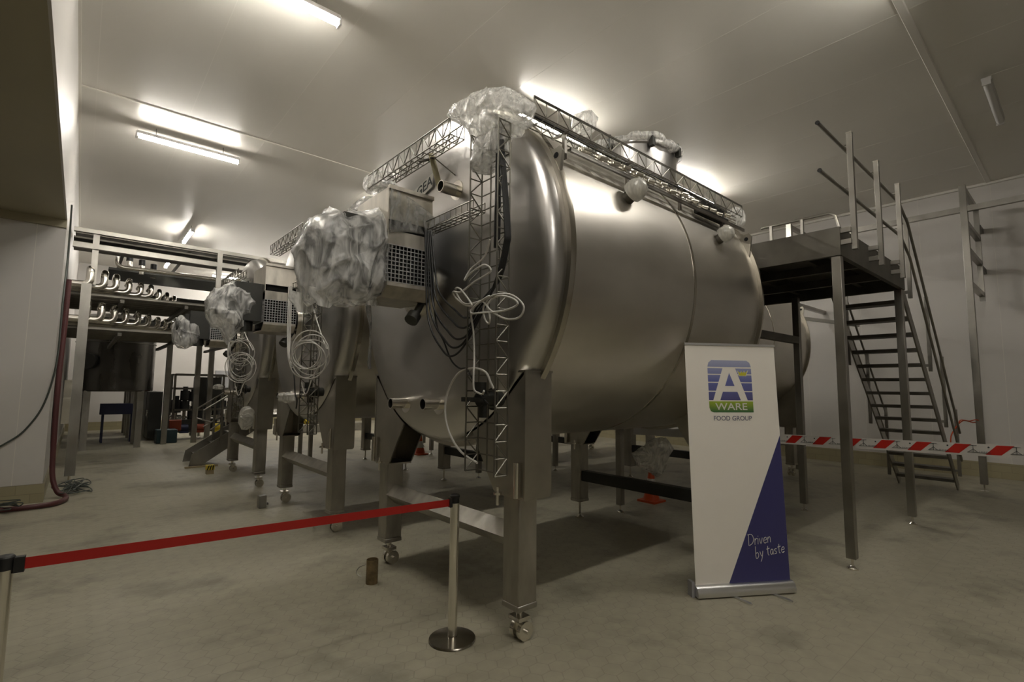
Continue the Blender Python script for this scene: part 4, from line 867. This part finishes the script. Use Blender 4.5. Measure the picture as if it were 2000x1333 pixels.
# ------------------------------------------------------------------ barrier tape
def tz(y): return 1.165+(2.3-y)*.028
T0, T1 = 4.3, -10.98
tp = MB(); N_ = 60
def tpp(y, v, off=0): return (6.0+off, y, tz(y)+v-.012*math.sin(PI*(y-T1)/(T0-T1)))
for i in range(N_+1):
    y = T0+(T1-T0)*i/N_
    for v in (-.06, .045): tp.v.append(tpp(y, v))
for i in range(N_): tp.f.append((2*i, 2*i+1, 2*i+3, 2*i+2))
tape = tp.build('barrier_tape', 'tapewhite', base=(6, 2, 1.1), smooth=False); md = tape.modifiers.new('thick', 'SOLIDIFY'); md.thickness = .0012
tag(tape, 'red and white barrier tape running past the walkway posts at right', 'barrier tape')
y = 2.55; sp = .272
b = MB(); ink = MB()
while y > -5.5:
    for s_ in (-1,): b.add([tpp(y, -.045, -.0022), tpp(y-.10, -.045, -.0022), tpp(y-.185, .038, -.0022), tpp(y-.075, .038, -.0022)], [(0, 1, 2, 3)])
    c = y-.20
    for (u0, v0), (u1, v1) in (((-.03, .03), (.02, .03)), ((-.005, .03), (-.005, -.03)), ((-.005, -.0), (-.04, -.03)), ((-.005, 0), (.025, -.03)), ((-.045, -.03), (.03, -.03))):
        p = Vector(tpp(c-u0, v0, -.003)); q = Vector(tpp(c-u1, v1, -.003)); ink.bar(p, q, .002, .006, upv=(1, 0, 0))
    for j in range(7):   # the tiny printed word is unreadable in the photo: seven small dark marks
        ink.bar(Vector(tpp(c-.036-.0105*j, -.032, -.003)), Vector(tpp(c-.036-.0105*j, -.018, -.003)), .002, .0042, upv=(1, 0, 0))
    ink.bar(Vector(tpp(c-.03, -.0325, -.003)), Vector(tpp(c-.105, -.0325, -.003)), .002, .003, upv=(1, 0, 0))
    ink.cyl(tpp(c-.095, .018, -.0024), tpp(c-.095, .018, -.0034), .007, 10)
    y -= sp
b.build('red_block', 'tapered', tape, smooth=False); ink.build('lettering', 'tapeink', tape, smooth=False)

# ------------------------------------------------------------------ cones, cans, markers
def cone(x, y, lb, h=.5):
    t_ = thing('traffic_cone', lb, 'traffic cone', (x, y, 0), 'traffic cones')
    MB().box(x-.15, x+.15, y-.15, y+.15, 0, .03).lathe((x, y, .03), [(.125, 0), (.09, .12*h/.5), (.085, .14*h/.5)], 24).build('base', 'cone', t_)
    MB().lathe((x, y, .03), [(.085, .14*h/.5), (.055, .30*h/.5)], 24, cap=False).build('white_sleeve', 'conewhite', t_)
    MB().lathe((x, y, .03), [(.055, .30*h/.5), (.028, .46*h/.5), (.02, .47*h/.5)], 24).build('tip', 'cone', t_)
cone(6.67, 4.47, 'orange traffic cone under the nearest vat, behind the dark crossbeam', .52); cone(6.57, 11.1, 'orange traffic cone far behind, seen below the vat head')
t_ = thing('round_can', 'rusty brown can with wire handle on the floor by the left front caster', 'can', (2.03, 4.18, 0))
MB().lathe((2.03, 4.18, 0), [(.05, 0), (.05, .2), (.046, .2), (.046, .02)], 24).build('can_body', 'can', t_)
MB().tube(smooth_path([(1.98, 4.2, .16), (1.94, 4.25, .13), (1.93, 4.27, .08), (1.96, 4.24, .05)]), .003, 6).build('wire_handle', 'tin', t_)
tag(MB().box(1.98, 2.08, 7.59, 7.69, 0, .17).cyl((2.09, 7.62, .05), (2.11, 7.62, .05), .02, 8).build('steel_block', 'tin', base=(2.03, 7.64, 0), bevel=.01), 'small grey metal block on the floor by the second vat', 'metal block')
t_ = thing('floor_marker', 'small yellow and black striped marker on the floor near the third vat', 'floor marker', (1.99, 11.07, 0))
MB().box(1.93, 2.05, 11.01, 11.13, 0, .16).build('marker_body', 'plank', t_, smooth=False)
mk = MB().box(1.925, 2.055, 11.005, 11.135, .08, .165).build('marker_band', 'yellow', t_, smooth=False)
b = MB()
for i in range(3): b.prism([(1.925+.045*i, .08), (1.945+.045*i, .08), (1.975+.035*i, .165), (1.955+.035*i, .165)], lambda u, v, t: (u, t, v), 11.0, 11.004)
b.build('black_stripe', 'black', mk, smooth=False)

# ------------------------------------------------------------------ hose and cables by the left wall corner
HF = [(XL+.07, 10.35, 3.30), (XL+.07, 10.32, 2.6), (XL+.06, 10.25, 1.8), (XL+.07, 10.2, .9), (XL+.09, 10.15, .35), (-.14, 10.08, .10), (-.05, 9.98, .045), (-.04, 9.70, .04), (-.14, 9.45, .04), (-.34, 9.36, .04), (-.60, 9.36, .04), (-.9, 9.4, .04), (-1.6, 9.5, .04)]
tag(MB().tube(smooth_path(HF, 8), .034, 12).build('red_hose', 'redhose', base=(XL+.07, 10.3, 0)), 'dark red hose coming down the left wall corner and along the floor', 'hose')
tag(MB().tube(smooth_path([(XL+.03, 10.0, 4.40), (XL+.03, 10.35, 3.7), (XL+.03, 10.0, 2.9), (XL+.03, 9.87, 2.0), (-.36, 9.85, 1.40), (-.52, 9.86, 1.05), (-.68, 9.86, .88), (-.9, 9.86, .75), (-1.4, 9.86, .6)]), .012, 8).build('black_cable', 'cable', base=(XL, 10, 3)), 'dark cable sagging across the white wall face at left', 'cable')
tag(MB().tube(smooth_path([(XL+.03, 10.05, 4.4), (XL+.03, 10.5, 3.8), (XL+.03, 10.55, 3.0), (XL+.03, 10.5, 1.0), (-.2, 10.4, .1)]), .012, 8).build('black_cable', 'black', base=(XL, 10.3, 3)), 'black cable running straight down the narrow left wall', 'cable')
for i in range(7):
    r_ = random.Random(30+i); pts = []; cx, cy = (-.05, 10.6) if i < 5 else (-.75, 9.25)
    for k in range(9): pts.append((cx+r_.uniform(-.12, .3), cy+r_.uniform(-.5, .7)*(1 if i < 5 else .35), .012+.012*i+r_.uniform(0, .06)))
    tag(MB().tube(smooth_path(pts), .007, 6).build('loose_cable', 'cable', base=(cx, cy, 0)), 'loose grey cable tangle on the floor at the ' + ('rack post foot' if i < 5 else 'left edge by the tiled skirting'), 'cable', 'loose cables at the rack post' if i < 5 else 'loose cables at the left edge')

for o in list(bpy.data.objects):
    if '_base' in o: del o['_base']
